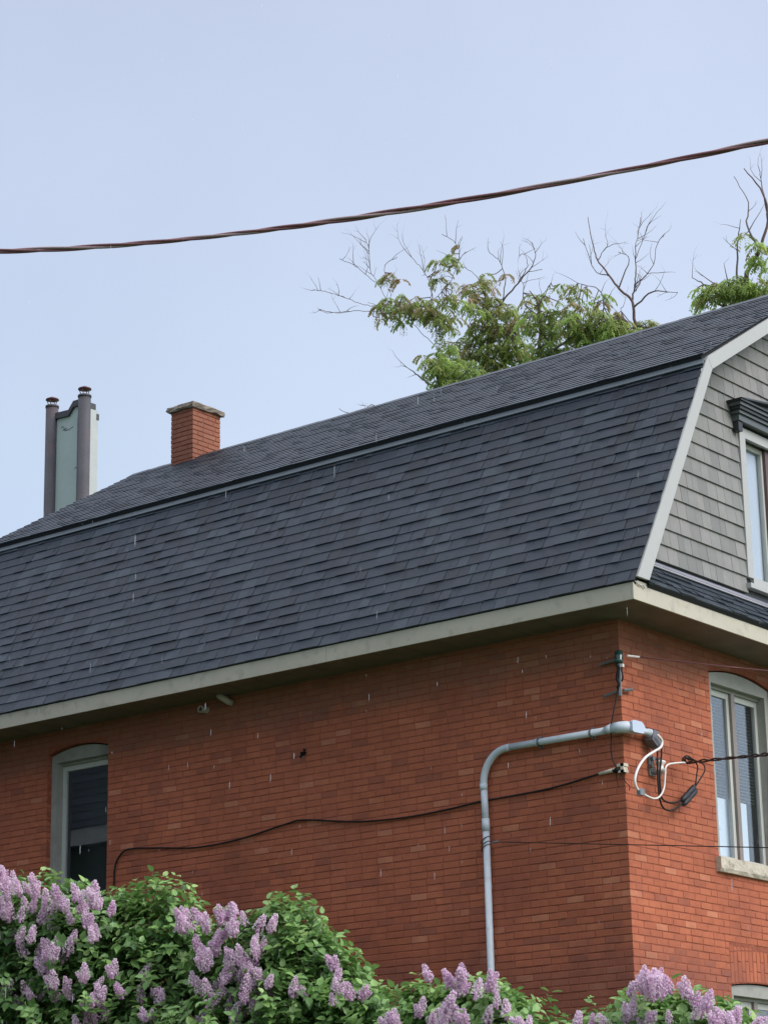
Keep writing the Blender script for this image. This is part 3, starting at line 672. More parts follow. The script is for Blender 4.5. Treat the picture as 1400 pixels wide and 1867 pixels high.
# ----------------------------------------------------------------- roof slopes
def norm2(a, b):
    d = Vector((b[0] - a[0], b[1] - a[1])); L = d.length; d /= L
    return d, Vector((-d.y, d.x)), L     # along, outward (up-left for a left slope), length
E0, B0 = (-0.535, 7.455), (1.005, 10.06)
U0, R0 = (0.935, 10.080), (RY, RZ)
def deck(name, p, q, x0, x1, th, off=0.0):
    d, nrm, L = norm2(p, q)
    P = Vector(p) + nrm * -off; Q = Vector(q) + nrm * -off
    a = P - nrm * th; b = Q - nrm * th
    mb = MB().prism([tuple(P), tuple(Q), tuple(b), tuple(a)], 'x', x0, x1)
    return mb.build(name, M['roof_felt'], house)
lower = deck('lower_roof_slope', E0, B0, XL + 0.02, XR - 0.03, 0.05, 0.012)
upper = deck('upper_roof_slope', U0, R0, XL + 0.02, XR - 0.03, 0.052, 0.010)  # thick near-black deck edge stands in for the overhang's shadow line
# rear slopes mirror the front ones
def mir(p): return (2 * RY - p[0], p[1])
mbr = MB()
for p, q in ((E0, B0), (U0, R0)):
    d, nrm, L = norm2(p, q)
    a = Vector(p) - nrm * 0.05; b = Vector(q) - nrm * 0.05
    mbr.prism([mir(p), mir(a), mir(b), mir(q)], 'x', XL + 0.02, XR - 0.03)
mbr.build('rear_roof_slope', M['shingle'], house)

shingles = Pieces()
SV = 10
STON = [0.0, 0.1, 0.25, 0.35, 0.45, 0.5, 0.6, 0.7, 0.85, 1.0]
def shingle_geo(w, h, th, tone, sk, wob):
    """thin tapered box: local x along the course, y up the slope, z out; the butt edge is thick"""
    def mk():
        b = [rnd.uniform(-wob, wob) for _ in range(2)]
        z0, z1 = th, 0.0015
        vs = [(-w / 2, b[0], -0.004), (w / 2, b[1], -0.004), (w / 2 + sk, h, -0.004), (-w / 2 + sk, h, -0.004),
              (-w / 2, b[0], z0), (w / 2, b[1], z0), (w / 2 + sk, h, z1), (-w / 2 + sk, h, z1)]
        return vs, BOX_F, tone
    return mk
def lay_shingles(parent, p, q, x0, x1, expo, thk, wmin=0.10, wmax=0.30, axis='x', jump=0.003, spread=2.6):
    d, nrm, L = norm2(p, q)
    rows = int(L / expo + 0.6)
    quant = [0.09, 0.13, 0.17, 0.21, 0.26]
    for r in range(rows):
        s = r * expo
        hh = min(expo + 0.025, L - s)
        if hh < 0.03: continue
        u = x0 - rnd.uniform(0, 0.2)
        while u < x1:
            w = rnd.choice(quant)
            a, b = u, u + w
            u = b
            if a < x0:
                if b - x0 < 0.03: continue
                a = x0
            if b > x1: b = x1
            if b - a < 0.02: continue
            ti = min(max(int(rnd.gauss(4.6, spread)), 0), SV - 1)
            th = thk + rnd.choice((0, 0, jump))
            o = s + rnd.uniform(-0.002, 0.002)
            c = Vector(p) + d * o
            if axis == 'x':   # course runs along X; slope in YZ
                Xa, Ya, Za = Vector((1, 0, 0)), Vector((0, d.x, d.y)), Vector((0, nrm.x, nrm.y))
                pos = Vector(((a + b) / 2, c.x, c.y))
            else:             # course runs along Y; slope in XZ (p,q given as (x,z)), rising towards -X
                Xa, Ya = Vector((0, 1, 0)), Vector((d.x, 0, d.y)); Za = Xa.cross(Ya)
                pos = Vector((c.x, (a + b) / 2, c.y))
            Mx = Matrix(((Xa.x, Ya.x, Za.x, pos.x), (Xa.y, Ya.y, Za.y, pos.y), (Xa.z, Ya.z, Za.z, pos.z), (0, 0, 0, 1)))
            full = abs((b - a) - w) < 1e-6 and hh > expo + 0.02
            key = ('sh', expo, w, ti, th) if full else None
            shingles.add(key, shingle_geo(b - a - rnd.choice((0.0015, 0.004, 0.006)), hh, th, STON[ti], rnd.choice((0, 0.004, -0.004)), 0.003), Mx, parent)
lay_shingles(lower, E0, B0, XL, XR - 0.004, 0.1437, 0.009, jump=0.006, spread=3.4)
lay_shingles(upper, U0, R0, XL, XR + 0.004, 0.1437, 0.010, jump=0.0035, spread=2.6)
# grey drip flashing tucked under the overhang of the upper slope
d, nrm, L = norm2(E0, B0)
a = Vector((0.948, 9.968)) + nrm * 0.012; b = Vector((0.983, 10.030)) + nrm * 0.012
mb = MB().prism([tuple(a), tuple(a + nrm * 0.014), tuple(b + nrm * 0.014), tuple(b)], 'x', XL + 0.01, XR - 0.006)
mb.build('drip_flashing', M['strip'], house)
# ridge cap: bent shingle pieces
rc = MB()
x = XL
while x < XR:
    w = 0.15
    t = rnd.choice(STON)
    rc.prism([(RY - 0.10, RZ - 0.048), (RY, RZ + 0.016 + rnd.uniform(0, .004)), (RY + 0.10, RZ - 0.048), (RY + 0.10, RZ - 0.06), (RY, RZ), (RY - 0.10, RZ - 0.06)], 'x', x, min(x + w + 0.004, XR), t)
    x += w
rc.build('ridge_cap', M['shingle'], house)

# ----------------------------------------------------------------- rake boards (front gable and far end)
def rakes(x0, x1):
    for mirror in (False, True):
        f = mir if mirror else (lambda p: p)
        lo = [(-0.497, 7.497), (1.000, 10.063), (1.079, 9.955), (-0.300, 7.497)]
        up = [(1.003, 10.067), (RY, RZ - 0.014), (RY, RZ - 0.168), (1.083, 9.958)]
        for poly in (lo, up):
            pl = [f(p) for p in poly]
            if mirror: pl = pl[::-1]
            MB().prism(pl, 'x', x0, x1).build('rake_board', M['trim'], house)
rakes(XR - 0.022, XR + 0.012)
rakes(XL - 0.012, XL + 0.012)
# rake soffits closing the gap between the wall and the boards
mb = MB()
for p, q in (((-0.30, 7.52), (1.06, 9.93)), ((1.06, 9.93), (RY, RZ - 0.16))):
    for f in (lambda p: p, mir):
        P, Q = f(p), f(q)
        mb.prism([P, Q, (Q[0], Q[1] + 0.02), (P[0], P[1] + 0.02)], 'x', 0.2, XR - 0.024)
mb.build('rake_soffit', M['trim'], house)

# ----------------------------------------------------------------- gable wall with siding shingles
GX = 0.19
outline = [(-0.25, 7.50), (1.05, 10.02), (RY, RZ - 0.09), mir((1.05, 10.02)), mir((-0.25, 7.50))]
WO = (2.24, 2 * RY - 2.24, 8.06, 9.60)      # upper window opening
def clip(poly, a, b):
    """keep the part right of the line a->b (inside for a clockwise outline)"""
    out = []
    def side(p): return (b[0] - a[0]) * (p[1] - a[1]) - (b[1] - a[1]) * (p[0] - a[0])
    for i in range(len(poly)):
        p, q = poly[i], poly[(i + 1) % len(poly)]
        sp, sq = side(p), side(q)
        if sp <= 0: out.append(p)
        if sp * sq < 0:
            t = sp / (sp - sq); out.append((p[0] + (q[0] - p[0]) * t, p[1] + (q[1] - p[1]) * t))
    return out
mb = MB()
gab = [(-0.25, 7.50), (1.05, 10.02), (RY, RZ - 0.09), mir((1.05, 10.02)), mir((-0.25, 7.50))]
# backing around the opening: left, right, above, below
def clip_all(poly):
    for i in range(len(gab) - 1):
        poly = clip(poly, gab[i], gab[i + 1])
        if len(poly) < 3: return []
    return poly
for r in ((-1, WO[0], 7.5, 12), (WO[1], 9, 7.5, 12), (WO[0], WO[1], WO[3], 12), (WO[0], WO[1], 7.5, WO[2])):
    pl = clip_all([(r[0], r[2]), (r[0], r[3]), (r[1], r[3]), (r[1], r[2])])
    if pl: mb.prism(pl, 'x', GX - 0.12, GX - 0.006)
gable_wall = mb.build('gable_wall', M['blackpaint'], house)
sid = Pieces()
row = 0
z = 7.915
while z < RZ:
    y = -0.3 + rnd.uniform(-0.1, 0)
    while y < 8:
        w = rnd.choice((0.11, 0.13, 0.15, 0.17, 0.19))
        cells = [(y + 0.0018, y + w - 0.0018)]
        # stop at the window trim
        out = []
        for p, q in cells:
            if z < 9.70 and z + 0.17 > 7.96 and q > 2.13 and p < 2 * RY - 2.13:
                if p < 2.12: out.append((p, 2.128))
                if q > 2 * RY - 2.12: out.append((2 * RY - 2.128, q))
            else: out.append((p, q))
        for p, q in out:
            if q - p < 0.02: continue
            pl = clip_all([(p, z), (p, z + 0.185), (q, z + 0.185), (q, z)])
            if len(pl) < 3: continue
            cy = sum(v[0] for v in pl) / len(pl); cz = sum(v[1] for v in pl) / len(pl)
            tone = rnd.random()
            def mk(pl=pl, cy=cy, cz=cz, tone=tone):
                n = len(pl); zb = z
                def dep(v): return 0.026 - 0.020 * (v[1] - z) / 0.185
                vs = [(-0.004, v[0] - cy, v[1] - cz) for v in pl] + [(dep(v), v[0] - cy, v[1] - cz) for v in pl]
                fs = [tuple(range(n)), tuple(range(2 * n - 1, n - 1, -1))] + [(i, i + n, (i + 1) % n + n, (i + 1) % n) for i in range(n)]
                return vs, fs, tone
            ar_ = abs(sum(pl[k_][0] * pl[(k_ + 1) % len(pl)][1] - pl[(k_ + 1) % len(pl)][0] * pl[k_][1] for k_ in range(len(pl)))) / 2
            std = abs(ar_ - (w - 0.0036) * 0.185) < 1e-5 and len(pl) == 4 and abs((q - p) - (w - 0.0036)) < 1e-6 and abs(max(v[1] for v in pl) - min(v[1] for v in pl) - 0.185) < 1e-6
            if std:
                tone = int(tone * 5) / 4.0
            sid.add(('sid', w, tone) if std else None, mk, T(GX + rnd.uniform(-.001, .001), cy, cz), gable_wall)
        y += w
    z += 0.1735
sid.finish('siding_shingle', 'siding_shingles', M['siding'], 300, lambda c, p, par: True)

# ----------------------------------------------------------------- pent roof at the foot of the gable
p0, p1 = (0.555, 7.468), (0.205, 7.835)
dpr = Vector((p1[0] - p0[0], p1[1] - p0[1])).normalized(); npr = Vector((dpr.y, -dpr.x))
mb = MB().prism([p0, p1, (p1[0] - .03, p1[1] - .03), (p0[0] - .03, p0[1] - .03)], 'y', -0.28, 8.06)
pent = mb.build('pent_roof', M['roof_felt'], house)
lay_shingles(pent, p0, p1, -0.30, 8.08, 0.118, 0.013, axis='y', jump=0.009, spread=3)
mb = MB()
mb.prism([(0.232, 7.828), (0.243, 7.838), (0.200, 7.885), (0.190, 7.878)], 'y', -0.22, 8.0)
mb.build('base_flashing', M['flashing'], house)
mb = MB(); mb.prism([(0.258, 7.806), (0.264, 7.812), (0.243, 7.832), (0.237, 7.826)], 'y', -0.26, 8.0)
mb.build('base_flashing', M['strip2'], house)

shingles.finish('shingle', 'shingles', M['shingle'], 300, lambda c, p, par: True)

# ----------------------------------------------------------------- upper gable window
def win(name='window'):
    o = empty(name); o.parent = house; return o
w = win()
y0, y1, z0, z1 = 2.13, 2 * RY - 2.13, 7.965, 9.70
mb = MB()
xa, xb = GX - 0.004, GX + 0.035
mb.box(xa, xb, y0, WO[0], z0 + 0.12, z1); mb.box(xa, xb, WO[1], y1, z0 + 0.12, z1)
mb.box(xa, xb, WO[0], WO[1], WO[3] - 0.005, z1)
mb.box(xa, xb - 0.003, WO[0], WO[1], z0 + 0.052, WO[2] + 0.04)
mb.build('casing', M['trim'], w)
MB().box(xa, xb + 0.035, y0 - 0.02, y1 + 0.02, z0, z0 + 0.05).build('window_sill', M['trim'], w)
yc = (WO[0] + WO[1]) / 2
splits = [WO[0], 2.775, 4.785, WO[1]]
for k in range(3):
    a, b = splits[k] + (0.0 if k == 0 else 0.045), splits[k + 1] - (0.0 if k == 2 else 0.045)
    mb = MB(); c = M['sash']
    s = 0.032; xs0, xs1 = GX - 0.10, GX - 0.055
    zb, zt = WO[2] + 0.041, WO[3] - 0.006
    mb.box(xs0, xs1, a, a + s, zb, zt); mb.box(xs0, xs1, b - s, b, zb, zt)
    mb.box(xs0, xs1 - .002, a + s, b - s, zt - 0.05, zt); mb.box(xs0, xs1 - .002, a + s, b - s, zb, zb + 0.04)
    fr = mb.build('sash', c, w)
    MB().box(GX - 0.085, GX - 0.079, a + s, b - s, zb + 0.04, zt - 0.05).build('pane', M['glass'], w)
    if k < 2: MB().box(GX - 0.11, GX - 0.02, b + 0.001, splits[k + 1] + 0.044, zb, zt).build('mullion', mat('mullion_red', (0.10, 0.06, 0.065), 0.5) if k == 0 else bpy.data.materials['mullion_red'], w)
MB().box(GX - 0.115, GX - 0.110, WO[0], WO[1], WO[2], WO[3]).build('blind', M['curtain'], w)

# black hood: stepped mouldings and a low pediment
hy0, hy1 = 1.935, 2 * RY - 1.935
hood = win('window_hood')
steps = [(9.905, 9.925, 0.19), (9.868, 9.905, 0.168), (9.832, 9.866, 0.15), (9.795, 9.830, 0.128), (9.725, 9.793, 0.105)]
for i, (za, zb, dx) in enumerate(steps):
    MB().box(GX + 0.012, GX + dx, hy0 + (0.19 - dx), hy1 - (0.19 - dx), za, zb).build('moulding', M['blackpaint'] if i % 2 == 0 and i < 4 else M['greypaint'], hood)
pk = 9.927 + (RY - hy0) * 0.15
MB().prism([(hy0 - 0.01, 9.927), (RY, pk), (hy1 + 0.01, 9.927), (hy1 - 0.1, 9.927), (RY, pk - 0.035), (hy0 + 0.1, 9.927)][::-1], 'x', GX + 0.012, GX + 0.20).build('pediment_cap', M['blackpaint'], hood)
MB().prism([(hy0 + 0.12, 9.928), (RY, pk - 0.037), (hy1 - 0.12, 9.928)][::-1], 'x', GX + 0.014, GX + 0.12).build('pediment_panel', M['greypaint'], hood)
for yy in (hy0 + 0.09, hy1 - 0.17):
    MB().box(GX + 0.012, GX + 0.09, yy, yy + 0.08, 9.62, 9.724).build('bracket', M['blackpaint'], hood)

# ----------------------------------------------------------------- brick wall windows
def arched_window(o, P_, nsash, papers, frame_m, sash_m, sill=True, dd=0.0, cr=0.085):
    P = lambda u, z, d: P_(u, z, d + (dd if d > 0.01 else 0))
    """P(u, z, d): point at depth d behind the wall face (negative = proud)"""
    u0, u1, zb, zs, rise = o
    w = win()
    def bx(mb, a, b, c, d_, e, f):
        A = P(a, c, e); B = P(b, d_, f)
        mb.box(min(A[0], B[0]), max(A[0], B[0]), min(A[1], B[1]), max(A[1], B[1]), min(A[2], B[2]), max(A[2], B[2]))
    cw = 0.085
    # head board follows the arch
    top = [(u, z - 0.012) for u, z in arc(u0 + 0.004, u1 - 0.004, zs, rise, 12)]
    hb = zs - 0.09
    n = len(top) + 2
    poly = top + [(u1 - 0.004, hb), (u0 + 0.004, hb)]
    mb = MB()
    mb.add([P(a, b, 0.035) for a, b in poly] + [P(a, b, 0.10) for a, b in poly],
           [tuple(range(n)), tuple(range(2 * n - 1, n - 1, -1))] + [(i, i + n, (i + 1) % n + n, (i + 1) % n) for i in range(n)])
    mb.build('head_board', frame_m, w)
    for a, b in ((u0 + 0.003, u0 + cw), (u1 - cr, u1 - 0.003)):
        mb = MB(); bx(mb, a, b, zb + 0.002, hb - 0.001, 0.035, 0.19); mb.build('jamb', frame_m, w)
    mb = MB(); bx(mb, u0 + cw, u1 - cr, hb - 0.03, hb + 0.03, 0.102, 0.19); mb.build('head_frame', frame_m, w)
    ia, ib = u0 + cw + 0.001, u1 - cr - 0.001
    step = (ib - ia) / nsash
    top_z = hb - 0.031
    for k in range(nsash):
        a, b = ia + k * step, ia + (k + 1) * step
        ml = 0.035
        if k > 0: a += ml
        if k < nsash - 1: b -= ml
        s = 0.05; mb = MB()
        bx(mb, a, a + s, zb + 0.004, top_z, 0.13, 0.17); bx(mb, b - s, b, zb + 0.004, top_z, 0.13, 0.17)
        bx(mb, a + s, b - s, top_z - 0.06, top_z, 0.132, 0.168); bx(mb, a + s, b - s, zb + 0.004, zb + 0.06, 0.132, 0.168)
        mb.build('sash', sash_m, w)
        mb = MB(); bx(mb, a + s, b - s, zb + 0.06, top_z - 0.06, 0.149, 0.154); mb.build('pane', M['glass'], w)
        if k < nsash - 1:
            mb = MB(); bx(mb, b + 0.002, b + 2 * ml - 0.002, zb + 0.004, top_z, 0.10, 0.16); mb.build('mullion', M['brownframe'], w)
        if papers:
            zt_, cut = papers[k]
            mb = MB(); bx(mb, a + 0.02, b - cut, zb + 0.03, zt_, 0.205, 0.208)
            mb.build('paper_shade', M['paper'], w)
            z = zt_ + 0.02
            mbs = MB()
            while z < top_z - 0.06:
                bx(mbs, a + 0.03, b - 0.03, z, z + 0.004, 0.20, 0.222); z += 0.034
            mbs.build('blind_slats', M['slat'], w)['kind'] = 'stuff'
    if sill:
        mb = MB(); n_ = 14
        a, b = u0 - 0.06, u1 + 0.06
        for i in range(n_):     # rock-faced stone: a faceted front
            ua, ub = a + (b - a) * i / n_, a + (b - a) * (i + 1) / n_
            if i == 0: pj = [rnd.uniform(0, .012) for _ in range(3)]
            pn = [rnd.uniform(0, .016) for _ in range(3)]
            zz = [zb - 0.002, zb - 0.075, zb - 0.11, zb - 0.145]
            pr = lambda q, j: -0.05 - (q[j - 1] if j else 0) * (1 if j == 1 else 1.3)
            va = [P(ua, zz[0], -0.055), P(ua, zz[1], -0.055), P(ua, zz[2], -0.045 - pj[1]), P(ua, zz[3], -0.03 - pj[2]), P(ua, zz[3], 0.1), P(ua, zz[0], 0.13)]
            vb = [P(ub, zz[0], -0.055), P(ub, zz[1], -0.055), P(ub, zz[2], -0.045 - pn[1]), P(ub, zz[3], -0.03 - pn[2]), P(ub, zz[3], 0.1), P(ub, zz[0], 0.13)]
            fs = [(k, (k + 1) % 6, (k + 1) % 6 + 6, k + 6) for k in range(6)]
            if i == 0: fs.append((0, 1, 2, 3, 4, 5)[::-1])
            if i == n_ - 1: fs.append(tuple(range(6, 12)))
            mb.add(va + vb, fs); pj = pn
        mb.build('window_sill', M['stone'], w)
    return w
Pf = lambda u, z, d: (-d, u, z)
Ps = lambda u, z, d: (u, d, z)
arched_window(OPS['front'][0], Pf, 2, [(5.86, 0.03), (5.86, 0.20)], M['frame'], M['sash'])
arched_window(OPS['front'][1], Pf, 2, [(2.9, 0.02), (2.9, 0.02)], M['frame'], M['sash'])
arched_window(OPS['front'][2], Pf, 2, [(5.86, 0.03), (5.86, 0.03)], M['frame'], M['sash'])
arched_window(OPS['side'][0], Ps, 1, None, M['frame'], M['sash'], dd=0.03, cr=0.04)
# rooms behind the glass
mb = MB()
mb.box(-9.4, -0.6, 0.6, 0.62, 0.02, 7.2)
mb.box(-0.62, -0.6, 0.64, 7.2, 0.02, 7.2)
mb.build('room_partition', M['interior'], house)

# ----------------------------------------------------------------- chimney
ch = empty('chimney', (-9.03, 3.87, 11.4)); ch.parent = house
CX0, CX1, CY0, CY1 = -9.23, -8.83, 3.60, 4.14
zt = 12.42
cm = MB(); cm.box(CX0 + .008 + 9.03, CX1 - .008 + 9.03, CY0 + .008 - 3.87, CY1 - .008 - 3.87, -0.4, zt - 0.02 - 11.4)
core = cm.build('core', M['mortar'], ch)
cb = Pieces()
CH = 0.0655
for r in range(22):
    zc = zt - CH * (r + 0.5) - 11.4
    even = r % 2
    for (horiz, a0, a1, fix, s) in (('x', CX0, CX1, CY0, 1), ('y', CY0, CY1, CX1, -1), ('x', CX0, CX1, CY1, -1), ('y', CY0, CY1, CX0, 1)):
        d_ = 0.095
        take = even if horiz == 'x' else not even
        lo, hi = (a0, a1) if take else (a0 + d_ + .006, a1 - d_ - .006)
        if horiz == 'y':
            if not take: lo, hi = a0 + d_ + .006, a1 - d_ - .006
        u = lo
        first = True
        while u < hi - 0.02:
            L = 0.2 if not (first and even and horiz == 'y') else 0.105
            L = rnd.choice((L, L, 0.2))
            e_ = min(u + L, hi)
            if hi - e_ < 0.05: e_ = hi
            p, q = u + (0.003 if u > lo else 0), e_ - (0.003 if e_ < hi else 0)
            tone = TONES[min(max(int(rnd.gauss(8.5, 2.2)), 0), NV - 1)]
            pro = rnd.uniform(-0.002, 0.002)
            if horiz == 'x':
                Mx = T((p + q) / 2 + 9.03, fix + s * (d_ / 2 + pro) - 3.87, zc); dm = (q - p, d_, CH - 0.012)
            else:
                Mx = T(fix + s * (d_ / 2 + pro) + 9.03, (p + q) / 2 - 3.87, zc); dm = (d_, q - p, CH - 0.012)
            cb.add(None, variant_maker(*dm, tone), Mx, ch)
            u = e_; first = False
CHO = Vector((-9.03, 3.87, 11.4))
_pj = project
def project_ch(p): return _pj(Vector(p) + CHO)
project = project_ch
cb.finish('chimney_brick', 'chimney_bricks', M['brick'], 150, lambda c, p, par: (p.x > 0.14 or p.y < -0.2) and p.z > 0.26)
project = _pj
bricks.finish('brick', 'brickwork', M['brick'], 290, lambda c, p, par: c[1] < 1740 and (c[0] > 560 or c[1] < 1600) and abs(c[0] - 893) > 12)
# rough concrete cap with a chipped edge
def rough_slab(x0, x1, y0, y1, z0, z1, jit, nseg=7, slope=0.0):
    mb = MB(); ring = []
    pts = [(x0 + (x1 - x0) * i / nseg, y0) for i in range(nseg)] + [(x1, y0 + (y1 - y0) * i / nseg) for i in range(nseg)] + \
          [(x1 - (x1 - x0) * i / nseg, y1) for i in range(nseg)] + [(x0, y1 - (y1 - y0) * i / nseg) for i in range(nseg)]
    cx, cy = (x0 + x1) / 2, (y0 + y1) / 2
    lv = []
    for z, ins in ((z0, 0.02), (z0 + 0.02, 0.0), (z1 - 0.015, 0.003), (z1, 0.025)):
        lv.append([(cx + (px - cx) * (1 - ins * 2) + rnd.uniform(-jit, jit), cy + (py - cy) * (1 - ins * 2) + rnd.uniform(-jit, jit), z + rnd.uniform(-jit, jit) * .5) for px, py in pts])
    n = len(pts); vs = [v for l in lv for v in l]
    fs = [(l * n + i, l * n + (i + 1) % n, (l + 1) * n + (i + 1) % n, (l + 1) * n + i) for l in range(3) for i in range(n)]
    fs.append(tuple(range(n - 1, -1, -1)))
    vs.append((cx, cy, z1 + slope)); fs += [(3 * n + i, 3 * n + (i + 1) % n, 4 * n) for i in range(n)]
    return mb.add(vs, fs)
rough_slab(-0.245, 0.245, -0.315, 0.315, 1.0, 1.075, 0.013, slope=0.055).build('chimney_cap', M['capstone'], ch)
rough_slab(-0.16, 0.15, -0.21, 0.21, 1.085, 1.125, 0.008, 4, slope=0.01).build('chimney_cap', M['capstone'], ch)

# ================================================================= flue tower behind
ft = empty('flue_tower', (-19.9, 12.3, 0))
tag(ft, 'pale green panelled flue shaft with dark round corner pipes beyond the roof', 'flue tower')
def cyl(mb, cx, cy, z0, z1, r0, r1=None, n=20):
    r1 = r0 if r1 is None else r1
    return mb.tube([(cx, cy, z0), (cx, cy, z1)], [r0, r1], n)
YT = 12.0
# front pipes stand at (px 94, 155); the side face recedes along +Y
fx0, fx1 = -20.20 + 19.9, -19.47 + 19.9
fy = YT - 12.3
h0, h1 = 17.27, 17.28
for (px_, hh) in ((-20.35 + 19.9, h0), (-19.47 + 19.9, h1)):
    p = MB(); cyl(p, px_, fy, 0.0, hh, 0.122); cyl(p, px_, fy, hh - 0.01, hh + 0.03, 0.132)
    po = p.build('flue_pipe', M['fluepipe'], ft, True)
    c = MB(); cyl(c, px_, fy, hh + 0.03, hh + 0.05, 0.085)
    for k in range(4):
        th = k * math.pi / 2 + .4
        c.tube([(px_ + .07 * math.cos(th), fy + .07 * math.sin(th), hh + .05), (px_ + .11 * math.cos(th), fy + .11 * math.sin(th), hh + .15)], 0.008, 5)
    cyl(c, px_, fy, hh + 0.15, hh + 0.17, 0.13, 0.125); cyl(c, px_, fy, hh + 0.17, hh + 0.215, 0.125, 0.03)
    c.build('rain_cap', mat('cap_red_%d' % int(px_ > 0), (0.12, 0.045, 0.055), 0.5), ft, True)
pan = MB(); pan.box(-20.25 + 19.9, -19.60 + 19.9, fy + 0.02, fy + 0.05, 0, 17.0)
pan.prism([(-20.2 + 19.9, 17.0), (-19.60 + 19.9, 17.0), (-19.60 + 19.9, 17.18), (-19.74 + 19.9, 17.18), (-19.87 + 19.9, 17.03)], 'y', fy + 0.02, fy + 0.05)
pan.build('panel', M['panel'], ft)
cop = MB()
path = [(-20.25 + 19.9, 17.07), (-19.88 + 19.9, 17.05), (-19.75 + 19.9, 17.20), (-19.58 + 19.9, 17.20)]
for a, b in zip(path[:-1], path[1:]):
    cop.prism([(a[0], a[1] - 0.06), (a[0], a[1] + 0.06), (b[0], b[1] + 0.06), (b[0], b[1] - 0.06)], 'y', fy - 0.03, fy + 0.09)
cop.build('coping', M['fluepipe'], ft)
sp = MB(); sp.box(-19.40 + 19.9, -19.375 + 19.9, fy + 0.05, fy + 0.27, 0, 17.05); sp.build('panel', mat('flue_panel_side', (0.42, 0.45, 0.44), 0.5, noise=.05), ft)
sp = MB(); sp.box(-19.41 + 19.9, -19.365 + 19.9, fy + 0.06, fy + 0.20, 17.05, 17.16); sp.box(-19.41 + 19.9, -19.365 + 19.9, fy + 0.23, fy + 0.29, 16.86, 16.98); sp.build('coping', M['fluepipe'], ft)
st = MB(); st.box(-19.63 + 19.9, -19.60 + 19.9, fy - 0.02, fy + 0.02, 0, 16.9); st.build('edge_strip', mat('strip_red', (0.05, 0.02, 0.025), 0.5), ft)
sc_ = MB()
for (u, z) in ((-20.08, 16.80), (-20.04, 16.74), (-20.0, 16.75), (-19.7, 15.9)):
    sc_.tube([(u + 19.9 - .03, fy + .018, z), (u + 19.9 + .01, fy + .018, z + .03), (u + 19.9 + .05, fy + .018, z - .01)], 0.006, 4)
sc_.tube([(-20.02 + 19.9, fy + .018, 16.73), (-19.9 + 19.9, fy + .018, 16.725), (-19.78 + 19.9, fy + .018, 16.76)], 0.005, 4)
sc_.build('scratch_marks', M['darkplastic'], ft)
MB().box(-20.25 + 19.9, -19.45 + 19.9, fy + 0.06, fy + 0.25, 0, 16.9).build('shaft', M['fluepipe'], ft)

# ================================================================= conduit and wiring on the wall
co = empty('service_conduit', (-1.62, -0.06, 2.0))
tag(co, 'grey plastic service conduit rising up the brick side wall and bending to the corner', 'conduit')
def C_(p): return (p[0] + 1.62, p[1] + 0.06, p[2] - 2.0)
yq = -0.06
MB().tube([C_((-1.545, yq, 2.0)), C_((-1.567, yq, 5.50))], 0.034, 16).build('pipe', M['pvc'], co, True)
MB().tube([C_((-1.567, yq, 5.44)), C_((-1.567, yq, 5.56))], 0.039, 16).build('coupling', M['pvc'], co, True)
MB().tube([C_((-1.567, yq, 5.50)), C_((-1.577, yq, 5.905))], 0.034, 16).build('pipe', M['pvc'], co, True)
bend = [C_((-1.577 + 0.30 * (1 - math.cos(t)), yq, 5.905 + 0.31 * math.sin(t))) for t in [math.pi / 2 * i / 10 for i in range(11)]]
bend = [C_((-1.578, yq, 5.86))] + bend + [C_((-1.25, yq, 6.216))]
MB().tube(bend, 0.0355, 16).build('elbow', M['pvc'], co, True)
MB().tube([C_((-1.579, yq, 5.84)), C_((-1.579, yq, 5.90))], 0.039, 16).build('coupling', M['pvc'], co, True)
MB().tube([C_((-1.30, yq, 6.216)), C_((-0.80, yq, 6.217)), C_((-0.10, yq, 6.219))], 0.034, 16).build('pipe', M['pvc'], co, True)
MB().tube([C_((-0.95, yq, 6.217)), C_((-0.90, yq, 6.217))], 0.039, 16).build('coupling', M['pvc'], co, True)
for x in (-0.92, -0.32):
    m_ = MB(); m_.tube([C_((x, yq, 6.217)), C_((x + .02, yq, 6.217))], 0.041, 16); m_.box(*[a for k in (0, 1, 2) for a in sorted((C_((x, -0.004, 6.165))[k], C_((x + .02, -0.05, 6.275))[k]))])
    m_.build('strap', M['steel'], co, False)
m_ = MB(); m_.tube([C_((-1.557, yq, 3.9)), C_((-1.557, yq, 3.92))], 0.041, 16); m_.box(*[a for k in (0, 1, 2) for a in sorted((C_((-1.625, -0.004, 3.9))[k], C_((-1.485, -0.05, 3.92))[k]))])
m_.build('strap', M['steel'], co, False)
# conduit body wrapping the corner
def Cb(p): q = C_(p); return (q[0], q[1] - 0.02, q[2] - 0.027)
cbm = MB()
sec = [(-0.035, -0.045), (0.035, -0.045), (0.045, -0.03), (0.045, 0.03), (0.035, 0.045), (-0.035, 0.045), (-0.045, 0.03), (-0.045, -0.03)]
cbm.tube([Cb((-0.14, yq, 6.244)), Cb((-0.06, yq, 6.25))], [0.036, 0.052], 14)
cbm.tube([Cb((-0.06, yq, 6.25)), Cb((0.02, yq, 6.25)), Cb((0.075, yq + 0.03, 6.25)), Cb((0.085, 0.06, 6.25)), Cb((0.08, 0.17, 6.25))], [0.052, 0.054, 0.056, 0.054, 0.04], 14)
cbm.build('conduit_body', M['pvc'], co, True)
lid = MB(); lid.prism([(0.0, 6.205), (0.0, 6.29), (0.03, 6.31), (0.17, 6.31), (0.215, 6.275), (0.215, 6.235), (0.18, 6.20), (0.03, 6.195)][::-1], 'x', 0.125, 0.150)
for i in range(len(lid.v)): v = lid.v[i]; lid.v[i] = Cb((v[0] + 0.02 * 0, v[1] - 0.045, v[2]))
lid.build('cover_plate', mat('pale_pvc', (0.47, 0.54, 0.66), 0.3), co)
